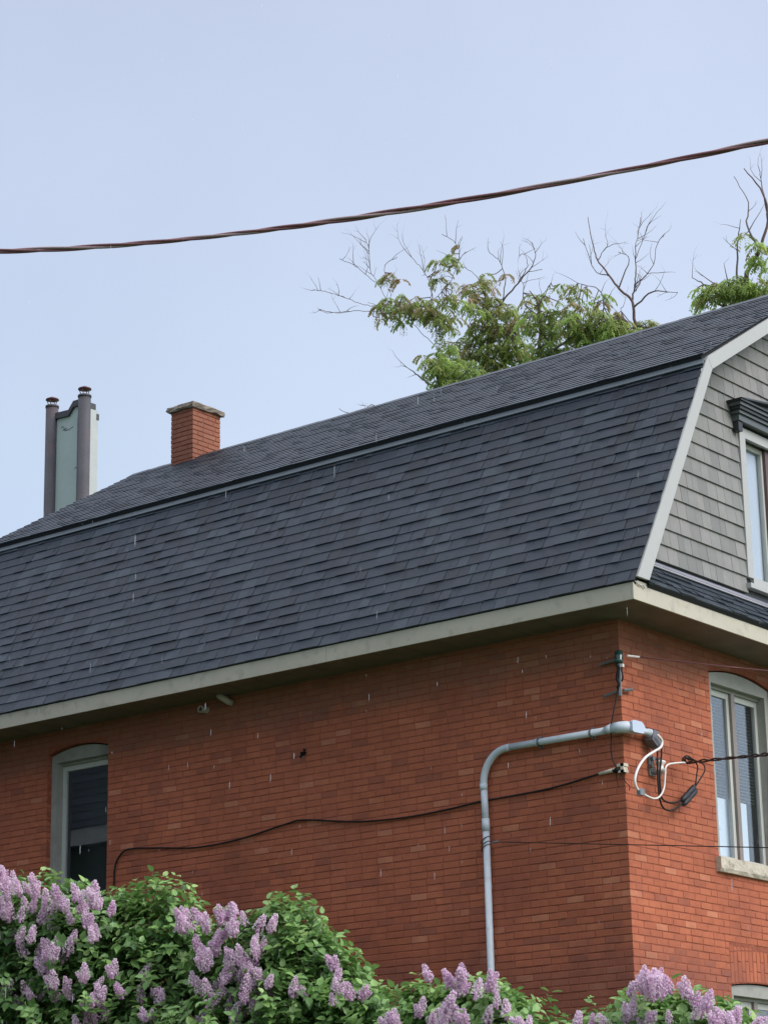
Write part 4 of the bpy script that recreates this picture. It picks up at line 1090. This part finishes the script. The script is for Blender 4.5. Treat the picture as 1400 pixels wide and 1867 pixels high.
MB().tube([Cb((0.08, 0.15, 6.25)), Cb((0.08, 0.33, 6.25))], 0.032, 14).build('pipe', M['pvc'], co, True)
MB().tube([Cb((0.08, 0.33, 6.25)), Cb((0.08, 0.38, 6.25))], 0.040, 14).build('coupling', M['pvc'], co, True)
wh = MB(); wh.prism([(0.36, 6.28), (0.44, 6.27), (0.50, 6.19), (0.49, 6.11), (0.42, 6.12), (0.33, 6.18)][::-1], 'x', 0.035, 0.125)
for i in range(len(wh.v)): wh.v[i] = Cb(wh.v[i])
wh.build('weatherhead', mat('grey_cast', (0.13, 0.13, 0.15), 0.5), co)

def wire_thing(name, label, cat, parts, group=None, base=None):
    """parts: list of (part name, path, radius, material, smooth steps)"""
    base = base or parts[0][1][0]
    if len(parts) == 1:
        nm, pts, r, m_, st_ = parts[0]
        p = smooth_path(pts, st_) if st_ else [Vector(q) for q in pts]
        o = MB().tube(p, r, 6).build(name, m_, None, True)
    else:
        o = empty(name)
        for nm, pts, r, m_, st_ in parts:
            p = smooth_path(pts, st_) if st_ else [Vector(q) for q in pts]
            MB().tube(p, r, 6).build(nm, m_, o, True)
    return tag(o, label, cat, group)

wire_thing('white_lead', 'thick white lead looping down from the grey weatherhead with a metal splice', 'cable',
           [('insulation', D['white1'], 0.013, M['white'], 6), ('tail', D['white2'], 0.0095, M['white'], 6)])
o = MB(); c = Vector(D['white1'][-1]); o.box(c.x - .02, c.x + .02, c.y - .035, c.y + .045, c.z - .035, c.z + .025)
s_ = o.build('splice', M['steel'], bpy.data.objects['white_lead'])
wire_thing('black_lead', 'black lead hanging straight down from the weatherhead, nearer the window', 'cable', [('w', D['blk1'], 0.009, M['cable'], 6)])
wire_thing('black_lead', 'black lead hanging lowest in a deep curve under the weatherhead', 'cable', [('w', D['blk2'], 0.009, M['cable'], 6)])
cn = Vector(D['conn'][0]); cf = Vector(D['conn'][1])
k = MB()
for off in (-0.022, 0.022):
    dv = (cf - cn); sidev = Vector((0, dv.z, -dv.y)).normalized() * off
    pts = [cn + sidev + dv * t for t in (0, 0.08, 0.12, 0.45, 0.5, 0.55, 0.9, 0.95, 1.0)]
    k.tube(pts, [0.012, 0.022, 0.028, 0.028, 0.022, 0.028, 0.028, 0.02, 0.012], 8)
tag(k.build('wire_connector', M['darkplastic'], None, True), 'pair of fat black crimp sleeves joining the leads beside the window', 'connector')
wire_thing('drop_tail', 'thin inner wire rising from the black connector to the wire knot', 'cable', [('w', D['blk3'], 0.007, M['cable'], 6)])
wire_thing('drop_tail', 'outer wire bowing right from the black connector up to the wire knot', 'cable', [('w', D['blk4'], 0.007, M['cable'], 6)])

def twisted(name, label, pts, r, n, pitch, mats, cat='cable', sub='strand'):
    P = smooth_path(pts, 40)
    root = empty(name)
    L = [0.0]
    for a, b in zip(P[:-1], P[1:]): L.append(L[-1] + (b - a).length)
    for k in range(n):
        out = []
        for i, p in enumerate(P):
            t = (P[min(i + 1, len(P) - 1)] - P[max(i - 1, 0)]).normalized()
            a = t.cross(Vector((0, 0, 1))).normalized(); b = t.cross(a)
            th = L[i] / pitch * 2 * math.pi + k * 2 * math.pi / n + 0.6 * math.sin(L[i] * 1.9)
            out.append(p + (a * math.cos(th) + b * math.sin(th)) * r * (1.05 + 0.25 * math.sin(L[i] * 2.3)))
        MB().tube(out, r, 6).build(sub, mats[k % len(mats)], root, True)
    return tag(root, label, cat)
drop = [D['drop'][0]] + D['drop'][1:]
twisted('service_drop', 'black twisted service drop running from the wire knot past the front window', drop, 0.0085, 2, 1.1, [M['cable'], M['cable']])
kn = Vector(D['drop'][0])
lp = []
for i in range(60):
    t = i / 59 * 2 * math.pi * 2.6
    lp.append(kn + Vector((0.02 * math.sin(t * .7), -0.005 + 0.062 * math.cos(t) + 0.012 * math.sin(2 * t), 0.028 * math.sin(t) + 0.012)))
wire_thing('wire_knot', 'coiled black wire knot where the service drop ends', 'cable', [('w', lp, 0.0055, M['cable'], 0)])
wire_thing('thin_wire', 'thin pale wire from the green insulator passing above the front window', 'wire', [('w', D['wire_top'], 0.0062, M['redcable'], 12)])
wire_thing('thin_wire', 'thin dark wire from the conduit clamp crossing low past the front window', 'wire', [('w', D['wire_low'], 0.0048, M['cable'], 12)])
c = Vector(D['wire_low'][0])
wc = empty('wire_clamp', tuple(c))
MB().tube([(-.06, .0, .0), (-.02, 0, 0), (.03, .0, 0)], [0.006, 0.012, 0.008], 6).build('sleeve', M['steel'], wc, True)
for zz in (-.03, 0.0, .045):
    MB().tube([(-1.575 - c.x + .042 * math.cos(t), -0.06 - c.y + .042 * math.sin(t), zz + .03 * math.cos(t)) for t in [i * math.pi / 8 for i in range(17)]], 0.0045, 5).build('tie_loop', M['cable'], wc, True)
tag(wc, 'wire tie wound round the grey conduit halfway up the side wall', 'clamp')

cs = wire_thing('wall_cable', 'dark cable sagging along the side wall and turning down beside the left window', 'cable', [('w', D['cable_side'], 0.010, M['cable'], 8)])
wire_thing('corner_cable', 'thin dark cable dropping down the wall corner behind the conduit end', 'cable', [('w', [D['drop_top'][0], D['drop_top'][1], (D['drop_top'][2][0], -0.112, D['drop_top'][2][2])] + [(p[0], min(p[1], -0.03) - 0.03, p[2]) for p in D['drop_top'][3:]], 0.0065, M['cable'], 6)])

# insulated bracket on the corner, top
ib = empty('insulator_bracket', (0.03, -0.04, 6.55))
tag(ib, 'old steel bracket with green glass insulator high on the wall corner', 'bracket')
def I_(p): return (p[0] - 0.03, p[1] + 0.04, p[2] - 6.55)
m_ = MB(); m_.tube([I_((0.012, -0.035, 6.53)), I_((0.018, -0.035, 6.86))], 0.017, 6); m_.build('upright', M['steel'], ib)
m_ = MB(); m_.tube([I_((-0.20, -0.03, 6.865)), I_((0.02, -0.04, 6.885))], 0.013, 6); m_.tube([I_((-0.17, -0.035, 6.55)), I_((0.015, -0.035, 6.585))], 0.014, 6)
m_.tube([I_((0.035, -0.01, 6.585)), I_((0.035, 0.14, 6.615))], 0.015, 6); m_.build('cross_arm', M['steel'], ib)
m_ = MB(); zc = 6.90
m_.tube([I_((0.02, -0.04, zc - 0.06)), I_((0.02, -0.04, zc - 0.03)), I_((0.02, -0.04, zc - .02)), I_((0.02, -0.04, zc + .01)), I_((0.02, -0.04, zc + .02)), I_((0.02, -0.04, zc + .05)), I_((0.02, -0.04, zc + .065))], [0.03, 0.042, 0.034, 0.044, 0.036, 0.04, 0.018], 14)
m_.build('insulator', M['greenglass'], ib, True)
m_ = MB(); q = Vector(D['wire_top'][0]); m_.tube([I_(q + Vector((-.02, -.18, -.015))), I_(q)], 0.010, 6); m_.build('tap_sleeve', M['white'], ib)
m_ = MB(); m_.tube([I_(p) for p in smooth_path([(0.03, -0.05, 6.87), (0.055, -0.05, 6.83), (0.05, -0.05, 6.77), (0.06, -0.05, 6.70), (0.045, -0.05, 6.66)], 4)], 0.008, 6)
m_.tube([I_(p) for p in smooth_path([(0.0, -0.06, 6.84), (0.02, -0.06, 6.78), (0.0, -0.06, 6.70), (0.02, -0.06, 6.64), (0.0, -0.06, 6.60)], 4)], 0.014, 6)
m_.build('wire_wrap', M['cable'], ib, True)
m_ = MB(); m_.box(*[a for k in (0, 1, 2) for a in sorted((I_((0.045, -0.07, 6.795))[k], I_((0.075, -0.04, 6.825))[k]))]); m_.build('clip', M['white'], ib)

# dead-end clamp on the side wall by the corner
dc = empty('cable_clamp', (-0.1, -0.05, 5.86)); tag(dc, 'ivory plastic clamp holding the sagging cable beside the wall corner', 'clamp')
q = Vector(D['cable_side'][-1])
ce = q
off = Vector((0.1, 0.05, -5.86))
m_ = MB(); m_.tube([q + off, q + off + Vector((.19, -.02, .012))], [0.016, 0.021], 8); m_.build('sleeve', M['ivory'], dc, True)
m_ = MB(); e_ = q + off + Vector((.27, -.015, 0.02)); m_.box(e_.x - .05, e_.x + .03, e_.y - .02, e_.y + .05, e_.z + .012, e_.z + .04); m_.box(e_.x - .04, e_.x + .03, e_.y - .02, e_.y + .05, e_.z - .045, e_.z - .02); m_.box(e_.x - .012, e_.x + .022, e_.y - .02, e_.y + .05, e_.z - .045, e_.z + .04); m_.build('spool', M['ivory'], dc)
m_ = MB(); m_.tube([q + off + Vector((.17, -.02, .01)), q + off + Vector((.24, -.02, .0))], 0.022, 6)
m_.tube(smooth_path([q + off + Vector((.24, -.02, -.02)), q + off + Vector((.30, -.02, -.12)), q + off + Vector((.335, -.01, -.16)), q + off + Vector((.30, .03, -.19))], 5), 0.004, 5)
m_.tube(smooth_path([q + off + Vector((.20, -.02, .0)), q + off + Vector((.21, -.02, -.12)), q + off + Vector((.23, -.02, -.16))], 5), 0.0035, 5)
m_.build('hook', M['cable'], dc, True)

# spool insulator on the front wall
si = empty('spool_insulator', (0.0, 0.47, 5.93)); tag(si, 'white porcelain spool insulator on a rusty clevis on the front wall', 'insulator')
m_ = MB(); m_.box(0.003, 0.02, -0.07, 0.015, -0.09, 0.10); m_.tube([(0.02, -0.03, 0.07), (0.05, -0.03, 0.07)], 0.022, 8); m_.tube([(0.02, -0.03, -0.06), (0.05, -0.02, -0.06)], 0.02, 8); m_.tube([(0.02, -0.06, 0.0), (0.05, -0.055, 0.0)], 0.022, 8)
m_.build('clevis', M['steel'], si)
m_ = MB(); m_.tube([(0.08, 0.03, -0.06), (0.08, 0.03, -0.05), (0.08, 0.03, -0.035), (0.08, 0.03, -0.015), (0.08, 0.03, 0.01), (0.08, 0.03, 0.03), (0.08, 0.03, 0.045), (0.08, 0.03, 0.055)], [0.03, 0.05, 0.05, 0.028, 0.028, 0.05, 0.05, 0.025], 16)
m_.build('spool', M['white'], si, True)
m_ = MB(); m_.tube([(0.02, 0.0, -0.07), (0.08, 0.03, -0.07)], 0.01, 6); m_.tube([(0.02, 0.0, 0.065), (0.08, 0.03, 0.065)], 0.01, 6); m_.tube([(0.08, 0.03, -0.09), (0.08, 0.03, 0.08)], 0.009, 6); m_.build('yoke', M['steel'], si)

# vents under the eaves
for (x, z, tilt, lab) in ((-5.25, 7.185, 0, 'short open white vent pipe under the eave, left of the pair'), (-4.93, 7.235, 1, 'capped elbow vent under the eave, right of the pair')):
    v = empty('vent_pipe', (x, -0.004, z)); tag(v, lab, 'vent', 'vent pipes under the eave')
    m_ = MB()
    if tilt:
        m_.tube([(0.05, 0, -0.03), (0.03, -0.05, -0.015), (-0.02, -0.10, 0.03), (-0.05, -0.12, 0.06)], [0.034, 0.036, 0.036, 0.033], 12)
        m_.build('elbow', M['ventpaint'], v, True)
    else:
        n = 14
        vs = []; 
        for (yy, rr) in ((0, 0.038), (-0.09, 0.038), (-0.09, 0.03), (-0.02, 0.03)):
            vs += [(rr * math.cos(2 * math.pi * i / n) + 0.2 * yy, yy, rr * math.sin(2 * math.pi * i / n) - 0.1 * yy * 0) for i in range(n)]
        fs = [(l * n + i, l * n + (i + 1) % n, (l + 1) * n + (i + 1) % n, (l + 1) * n + i) for l in range(3) for i in range(n)] + [tuple(3 * n + i for i in range(n))]
        m_.add(vs, fs); m_.build('pipe', M['ventpaint'], v)
        MB().box(-0.03, 0.02, -0.085, -0.075, -0.004, 0.006).build('damper', M['cable'], v)
# knot of old fixing on the side wall
m_ = MB()
for k in range(6):
    a = Vector((rnd.uniform(-.03, .03), -.03, rnd.uniform(-.03, .03)))
    m_.tube([a, a + Vector((rnd.uniform(-.02, .02), -.02, rnd.uniform(-.03, .03))), a * -1], rnd.uniform(.006, .012), 6)
o = m_.build('wall_anchor', M['cable'], None, True); o.location = (-3.884, 0.004, 6.535)
tag(o, 'small rusty anchor knot alone in the middle of the side wall', 'wall anchor')

# ================================================================= overhead cable across the sky
xs = np.array([p[0] for p in D['overhead']]); zs_ = np.array([p[2] for p in D['overhead']])
cf_ = np.polyfit(xs, zs_, 3)
pts = [(x, -10.0, float(np.polyval(cf_, x))) for x in np.linspace(1.2, 8.4, 26)]
s0 = float(np.polyval(np.polyder(cf_), 1.2)); s1 = float(np.polyval(np.polyder(cf_), 8.4))
pre = [(1.2 - k, -10.0, pts[0][2] - s0 * k + 0.02 * k * k) for k in (9, 6, 3)]
post = [(8.4 + k, -10.0, pts[-1][2] + s1 * k + 0.012 * k * k) for k in (3, 6, 9)]
twisted('overhead_cable', 'twisted reddish overhead cable sagging across the sky above the roof', pre + pts + post, 0.0075, 3, 1.15, [M['redcable'], M['redcable'], M['barewire']])

# ================================================================= foliage kits
LEAF = np.array([(0, 0, 0), (.5, 0, -.07), (1, 0, -.18), (.10, .30, .05), (.50, .37, .07), (.82, .15, -.04), (.10, -.30, .05), (.50, -.37, .07), (.82, -.15, -.04)], float)
LEAF_F = np.array([(0, 1, 4, 3), (1, 2, 5, 4), (0, 6, 7, 1), (1, 7, 8, 2)])
NLEAF = np.array([(0, 0, 0), (.5, .16, .02), (1, 0, -.08), (.5, -.16, .02)], float)
NLEAF_F = np.array([(0, 3, 2, 1)])
def scatter(kit, kf, P, Dn, Up, size):
    """place kit leaves: P points, Dn length direction, Up rough normal, size"""
    X = Dn / np.linalg.norm(Dn, axis=1, keepdims=True)
    Y = np.cross(Up, X); Y /= (np.linalg.norm(Y, axis=1, keepdims=True) + 1e-9)
    Z = np.cross(X, Y)
    V = P[:, None, :] + size[:, None, None] * (kit[None, :, 0:1] * X[:, None, :] + kit[None, :, 1:2] * Y[:, None, :] + kit[None, :, 2:3] * Z[:, None, :])
    n, k = len(P), len(kit)
    F = kf[None, :, :] + (np.arange(n) * k)[:, None, None]
    return V.reshape(-1, 3), F.reshape(-1, kf.shape[1])

# ================================================================= trees behind the house
def walk_twigs(mb, p, d, L, r, depth):
    pts = [p]; rr = [r]; n = max(3, int(L / 0.13)); q = p.copy(); d = d.normalized()
    for i in range(n):
        d = (d + Vector((rnd.gauss(0, .20), rnd.gauss(0, .15), rnd.gauss(0.03, .20)))).normalized()
        q = q + d * (L / n); pts.append(q.copy()); rr.append(r * (1 - 0.7 * (i + 1) / n))
        if depth > 0 and rnd.random() < 0.62 and i > 0:
            sd_ = (d + Vector((rnd.choice((-1, 1)) * rnd.uniform(.5, 1.1), rnd.gauss(0, .5), rnd.uniform(-.2, .7)))).normalized()
            walk_twigs(mb, q.copy(), sd_, L * rnd.uniform(.25, .5), rr[-1] * .7, depth - 1)
    mb.tube(pts, rr, 5 if r > 0.012 else 4)
rnd.seed(21)
TREE_LABEL = {'A': 'leftmost tree behind the roof, bare crooked twigs reaching left', 'B': 'leafy tree in the middle of the group behind the ridge',
              'C': 'low bushy tree behind the ridge, bright green against the shingles', 'E': 'almost bare forked tree top rising behind the ridge',
              'D': 'tall reddish branched tree behind the ridge at the gable end', 'F': 'tiny bare twig tips just clearing the ridge'}
for key, limbs in D['limbs'].items():
    base = Vector(limbs[0][0]); root = empty('tree', (base.x, base.y, 0))
    tag(root, TREE_LABEL[key], 'tree', 'trees behind the house')
    O = Vector((base.x, base.y, 0))
    bare = key in ('E', 'F')
    nodes = []
    first = True
    for li, L in enumerate(limbs):
        jit = [Vector((0, rnd.gauss(0, .13) if 0 < i else 0, 0)) for i in range(len(L))]
        acc = Vector((0, 0, 0)); pts = []
        st = None
        if li:   # start exactly where the parent limb passes
            p0_ = Vector(L[0]); st = min(nodes, key=lambda nn: (Vector((nn[0].x, 0, nn[0].z)) - Vector((p0_.x, 0, p0_.z))).length)
            acc = Vector((0, st[0].y - p0_.y, 0))
        for i, p in enumerate(L):
            acc = acc + jit[i] * 0.5; pts.append(Vector(p) + acc)
        P = smooth_path(pts, 5)
        r0 = (0.052 if key in 'ABCD' else 0.036) if li == 0 else min(st[1] * 0.7, 0.036)
        if key == 'F': r0 = 0.02 if li == 0 else 0.012
        rr = [max(r0 * (1 - 0.85 * i / (len(P) - 1)), 0.0055) for i in range(len(P))]
        # little crooks
        P = [p + Vector((rnd.gauss(0, .006), rnd.gauss(0, .006), rnd.gauss(0, .006))) if 0 < i < len(P) - 1 else p for i, p in enumerate(P)]
        for p, r in zip(P, rr): nodes.append((p, r))
        if li == 0:
            MB().tube([(0, 0, 0), (0.05, 0.02, base.z * .5), tuple(base - O)] + [tuple(p - O) for p in P[1:]], [0.16 if key != 'F' else .03, 0.12 if key != 'F' else .02, rr[0]] + rr[1:], 10).build('trunk', M['bark'], root, True)
        else:
            mb = MB(); mb.tube([p - O for p in P], rr, 6)
            for i in range(3, len(P)):
                if rnd.random() < (0.42 if bare or i > len(P) * .5 else 0.12):
                    d_ = (P[i] - P[i - 1]).normalized()
                    sd_ = (d_ * .7 + Vector((rnd.choice((-1, 1)) * rnd.uniform(.4, 1), rnd.gauss(0, .5), rnd.uniform(-.3, .8)))).normalized()
                    walk_twigs(mb, P[i] - O, sd_, rnd.uniform(.22, .55), max(rr[i] * .6, 0.006), 1)
            mb.build('branch', M['bark'] if r0 > .03 else M['twig'], root, True)
    # leaf tufts
    tufts = D['tufts'][key]
    if tufts:
        PP, DD, UU, SS, TT = [], [], [], [], []
        tw = MB()
        for (cx, cy, cz, rx, rz, n) in tufts:
            for _ in range(int(n * 0.70)):
                while True:
                    a, b, c = rnd.uniform(-1, 1), rnd.uniform(-1, 1), rnd.uniform(-1, 1)
                    if a * a + b * b + c * c <= 1: break
                tp = Vector((cx + a * rx, cy + b * max(rx, rz) * 1.1, cz + c * rz))
                nn = min(nodes, key=lambda q: (q[0] - tp).length)[0]
                dd = tp - nn
                if dd.length > 0.1:
                    m1 = nn + dd * .5 + Vector((rnd.gauss(0, .05), rnd.gauss(0, .05), -dd.length * .12))
                    tw.tube([p - O for p in smooth_path([nn, m1, tp], 3)], [0.009] * 6 + [0.005], 4)
                green = rnd.gauss(.48, .22) + (cz - 17.4) * -0.16
                for k in range(rnd.randint(4, 6)):
                    az = rnd.uniform(0, 2 * math.pi)
                    rd = Vector((math.cos(az), math.sin(az), rnd.uniform(-.1, .55)))
                    L = rnd.uniform(.16, .30)
                    p = tp.copy(); d_ = rd.normalized(); ns = 6
                    for s in range(ns):
                        d_ = (d_ + Vector((0, 0, -0.30))).normalized(); p = p + d_ * (L / ns)
                        sv = d_.cross(Vector((0, 0, 1))).normalized() if abs(d_.z) < .98 else Vector((1, 0, 0))
                        for sg in (-1, 1):
                            ld = (sv * sg + d_ * .5 + Vector((0, 0, -.55 + rnd.gauss(0, .2)))).normalized()
                            PP.append(p - O); DD.append(ld); UU.append((Vector((0, 0, 1)) + sv * sg * .5 + Vector((rnd.gauss(0, .2), rnd.gauss(0, .2), 0)))); SS.append(rnd.uniform(.05, .085)); TT.append(min(max(green + rnd.gauss(0, .1), 0), 1))
        tw.build('twigs', M['twig'], root)['kind'] = 'stuff'
        V, F = scatter(NLEAF * np.array([1, 1.5, 1]), NLEAF_F, np.array(PP, float), np.array(DD, float), np.array(UU, float), np.array(SS))
        o = link('crown', fast_mesh('crown', V, F, TT, M['treeleaf']), root); o['kind'] = 'stuff'

# ================================================================= lilacs in front of the wall
rnd.seed(5)
def panicle(seed):
    r_ = random.Random(seed)
    cones = [((0, 0, 0), Vector((r_.uniform(-.1, .1), r_.uniform(-.1, .1), 1)), 0.155, 0.063)]
    if seed % 3: cones.append(((0.0, 0, 0), Vector((r_.choice((-1, 1)) * .5, r_.uniform(-.3, .3), .85)), 0.125, 0.056))
    mb = MB(); bias = r_.choice((-.22, -.05, 0, .05, .1))
    for (o, ax, L, R) in cones:
        ax = ax.normalized(); a = ax.cross(Vector((0, 1, 0))).normalized(); b = ax.cross(a)
        # lobed clusters of florets round the axis
        nl = int(34 * L / .155)
        for i in range(nl):
            t = (i + .5) / nl; th = i * 2.4
            rad = R * (1 - t) ** .45 * r_.uniform(.75, 1.12)
            c = ax * (t * L) + (a * math.cos(th) + b * math.sin(th)) * rad * .7
            for j in range(8):
                nrm = Vector((r_.gauss(0, 1), r_.gauss(0, 1), r_.gauss(0, 1))).normalized()
                out = (c - ax * (t * L)).normalized()
                if nrm.dot(out) < -.2: nrm = -nrm
                p = c + nrm * 0.013 * (1.1 - .4 * t)
                u = nrm.cross(ax + Vector((.1, .2, .05))).normalized(); v = nrm.cross(u); rr = r_.uniform(.0075, .0105)
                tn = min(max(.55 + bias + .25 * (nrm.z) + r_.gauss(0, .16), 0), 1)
                sp = r_.uniform(0, 1.5)
                vs = [p + nrm * -.001]
                for k in range(8):
                    an = sp + k * math.pi / 4; q = rr if k % 2 == 0 else rr * .45
                    vs.append(p + (u * math.cos(an) + v * math.sin(an)) * q + nrm * (.0015 if k % 2 == 0 else 0))
                mb.add(vs, [(0, 1 + (2 * k - 1) % 8, 1 + 2 * k, 1 + (2 * k + 1) % 8) for k in range(4)], tn)
            # dark calyx core
        mb.tube([Vector((0, 0, -.03)), ax * (L * .9)], [.016, .008], 5, 0.05)
    return mb.mesh('flower_cluster', M['petal'])
PAN = [panicle(s) for s in range(9)]
LIL_LABEL = {'A': 'lilac shrub below the left window, thick with pale mauve flowers', 'B': 'broad lilac shrub, mostly green with one dense drift of mauve flowers',
             'C': 'smaller flowering lilac at the foot of the grey conduit', 'D': 'flowering lilac at the foot of the brick corner below the front window'}
GREEN = {'A': .36, 'B': .42, 'C': .5, 'D': .48}
for key, ells in D['lil'].items():
    cx = sum(e[0] for e in ells) / len(ells); cy = sum(e[1] for e in ells) / len(ells)
    O = Vector((cx, cy, 0)); root = empty('lilac_shrub', O)
    tag(root, LIL_LABEL[key], 'shrub', 'lilacs along the side wall')
    PP, DD, UU, SS, TT = [], [], [], [], []
    st = MB()
    # a body of foliage that carries each visible dome down towards the ground
    full = []
    for (x, y, z, rx, rz) in ells:
        full.append((x, y, z, rx, max(rx, .35) * .9, rz, 1.0))
        zz = z - rz * .9
        while zz > 0.9:
            full.append((x + rnd.uniform(-.1, .1), y, zz, rx * 1.05, .55, .45, .35)); zz -= .65
    for (x, y, z, rx, ry, rz, dens) in full:
        n = int(205 * (rx * rz) ** .75 * dens / .35) + 8
        for _ in range(n):
            # shoot position, mostly in the outer shell
            v = Vector((rnd.gauss(0, 1), rnd.gauss(0, 1), rnd.gauss(0, 1))).normalized()
            k = rnd.uniform(.35, 1.0) ** .6 * rnd.uniform(.88, 1.10)
            p = Vector((x + v.x * rx * k, y + v.y * ry * k, z + v.z * rz * k))
            if p.z < .3 or p.y > -0.35: continue
            d_ = (v * .8 + Vector((rnd.gauss(0, .4), rnd.gauss(0, .4), .7 + rnd.gauss(0, .3)))).normalized()
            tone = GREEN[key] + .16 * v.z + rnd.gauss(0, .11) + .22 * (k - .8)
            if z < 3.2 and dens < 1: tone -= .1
            L = rnd.uniform(.10, .22); np_ = rnd.randint(3, 5)
            a = d_.cross(Vector((0, 0, 1))).normalized(); b = d_.cross(a)
            if dens == 1.0 and k > .8: st.tube([p - d_ * .12 - O, p + d_ * L - O], [.004, .002], 4)
            for i in range(np_):
                q = p + d_ * (L * (i + .5) / np_)
                th = (i % 2) * math.pi / 2 + rnd.gauss(0, .3)
                for sg in (-1, 1):
                    sv = (a * math.cos(th) + b * math.sin(th)) * sg
                    ld = (sv + d_ * .55 + Vector((0, 0, rnd.gauss(-.30, .3)))).normalized()
                    PP.append(q + sv * .012 - O); DD.append(ld)
                    UU.append(d_ + Vector((0, 0, .8)) + Vector((rnd.gauss(0, .25), rnd.gauss(0, .25), 0)))
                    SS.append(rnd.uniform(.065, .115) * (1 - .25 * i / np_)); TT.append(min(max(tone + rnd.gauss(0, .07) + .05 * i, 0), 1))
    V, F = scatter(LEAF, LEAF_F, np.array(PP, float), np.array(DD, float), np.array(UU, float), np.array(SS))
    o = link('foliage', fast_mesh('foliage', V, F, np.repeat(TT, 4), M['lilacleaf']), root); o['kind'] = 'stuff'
    st.build('shoots', M['lilacbark'], root)['kind'] = 'stuff'
    # stems from the ground
    for (x, y, z, rx, rz) in ells:
        for k in range(2):
            b0 = Vector((cx + (x - cx) * .45 + rnd.uniform(-.15, .15), cy + rnd.uniform(-.2, .2), 0))
            t0_ = Vector((x + rnd.uniform(-.5, .5) * rx, y + rnd.uniform(-.2, .2), z + rz * rnd.uniform(.0, .6)))
            m0 = b0.lerp(t0_, .5) + Vector((rnd.gauss(0, .12), rnd.gauss(0, .1), 0))
            P = smooth_path([b0, m0, t0_], 6)
            MB().tube([p - O for p in P], [max(.028 * (1 - .8 * i / (len(P) - 1)), .005) for i in range(len(P))], 6).build('stem', M['lilacbark'], root, True)
    for (x, y, z) in D['flow'][key]:
        for rep in range(rnd.choice((1, 2, 2, 3)) if key in 'AB' else rnd.choice((1, 1, 2))):
            o = link('flower_cluster', rnd.choice(PAN), root)
            s = rnd.uniform(.62, 1.0)
            o.location = Vector((x + (rnd.uniform(-.10, .10) if rep else 0), y + rnd.uniform(-.14, .14), z - .06 - (rnd.uniform(-.01, .10) if rep else 0))) - O
            o.rotation_euler = (rnd.gauss(.25, .28), rnd.gauss(0, .3), rnd.uniform(0, 6.28))
            o.rotation_euler = (Matrix.Rotation(rnd.gauss(.15, .3), 3, 'X') @ Matrix.Rotation(rnd.gauss(0, .32), 3, 'Y') @ Matrix.Rotation(rnd.uniform(0, 6.28), 3, 'Z')).to_euler()
            o.scale = (s, s, s)

# ================================================================= the neighbouring house seen in the side window's glass
nb = empty('neighbour_house', (-15, -9, 0))
tag(nb, 'dark clad neighbouring house across the side yard, mirrored in the left window', 'house')
MB().box(-8, 7.6, -3, 3.6, 0, 7.2).build('wall', M['nbwall'], nb)  # near end lengthened to keep sky light off the side wall
MB().box(-8.2, 7.8, 3.85, 3.9, 7.2, 7.45).build('fascia', M['trim'], nb)
rf = MB()
for i in range(24):
    y_, z_ = 3.92 - i * .062, 7.45 + i * .125
    rf.prism([(y_, z_), (y_ - .08, z_ + .15), (y_ - .1, z_ + .14), (y_ - .02, z_ - .01)], 'x', -8.2, 7.8, rnd.random())
rf.prism([(3.9, 7.45), (2.4, 10.45), (0, 11.6), (-2.4, 10.45), (-3.3, 7.45)][::-1], 'x', -8.1, 7.7, .2)
rf.build('roof', M['shingle'], nb)

# ================================================================= rain
rn = MB()
for _ in range(480):
    dist = rnd.uniform(5, 22)
    a = rnd.uniform(-.17, .17); b = rnd.uniform(-.21, .21)
    p = CP + (FW + RT * a + DN * b) * dist
    if p.y > -0.3 and p.x < .3: continue
    L = rnd.uniform(.012, .030); r = rnd.uniform(.0008, .0015)
    sl = Vector((-.06, .03, -1)).normalized()
    rn.tube([p, p + sl * L * .3, p + sl * L * .75, p + sl * L], [r * .25, r, r, r * .2], 4)
o = rn.build('rain', M['rain'], None, True); tag(o, 'thin slanting raindrops falling before the house', 'rain', kind='stuff')
print('objects', len(bpy.data.objects))
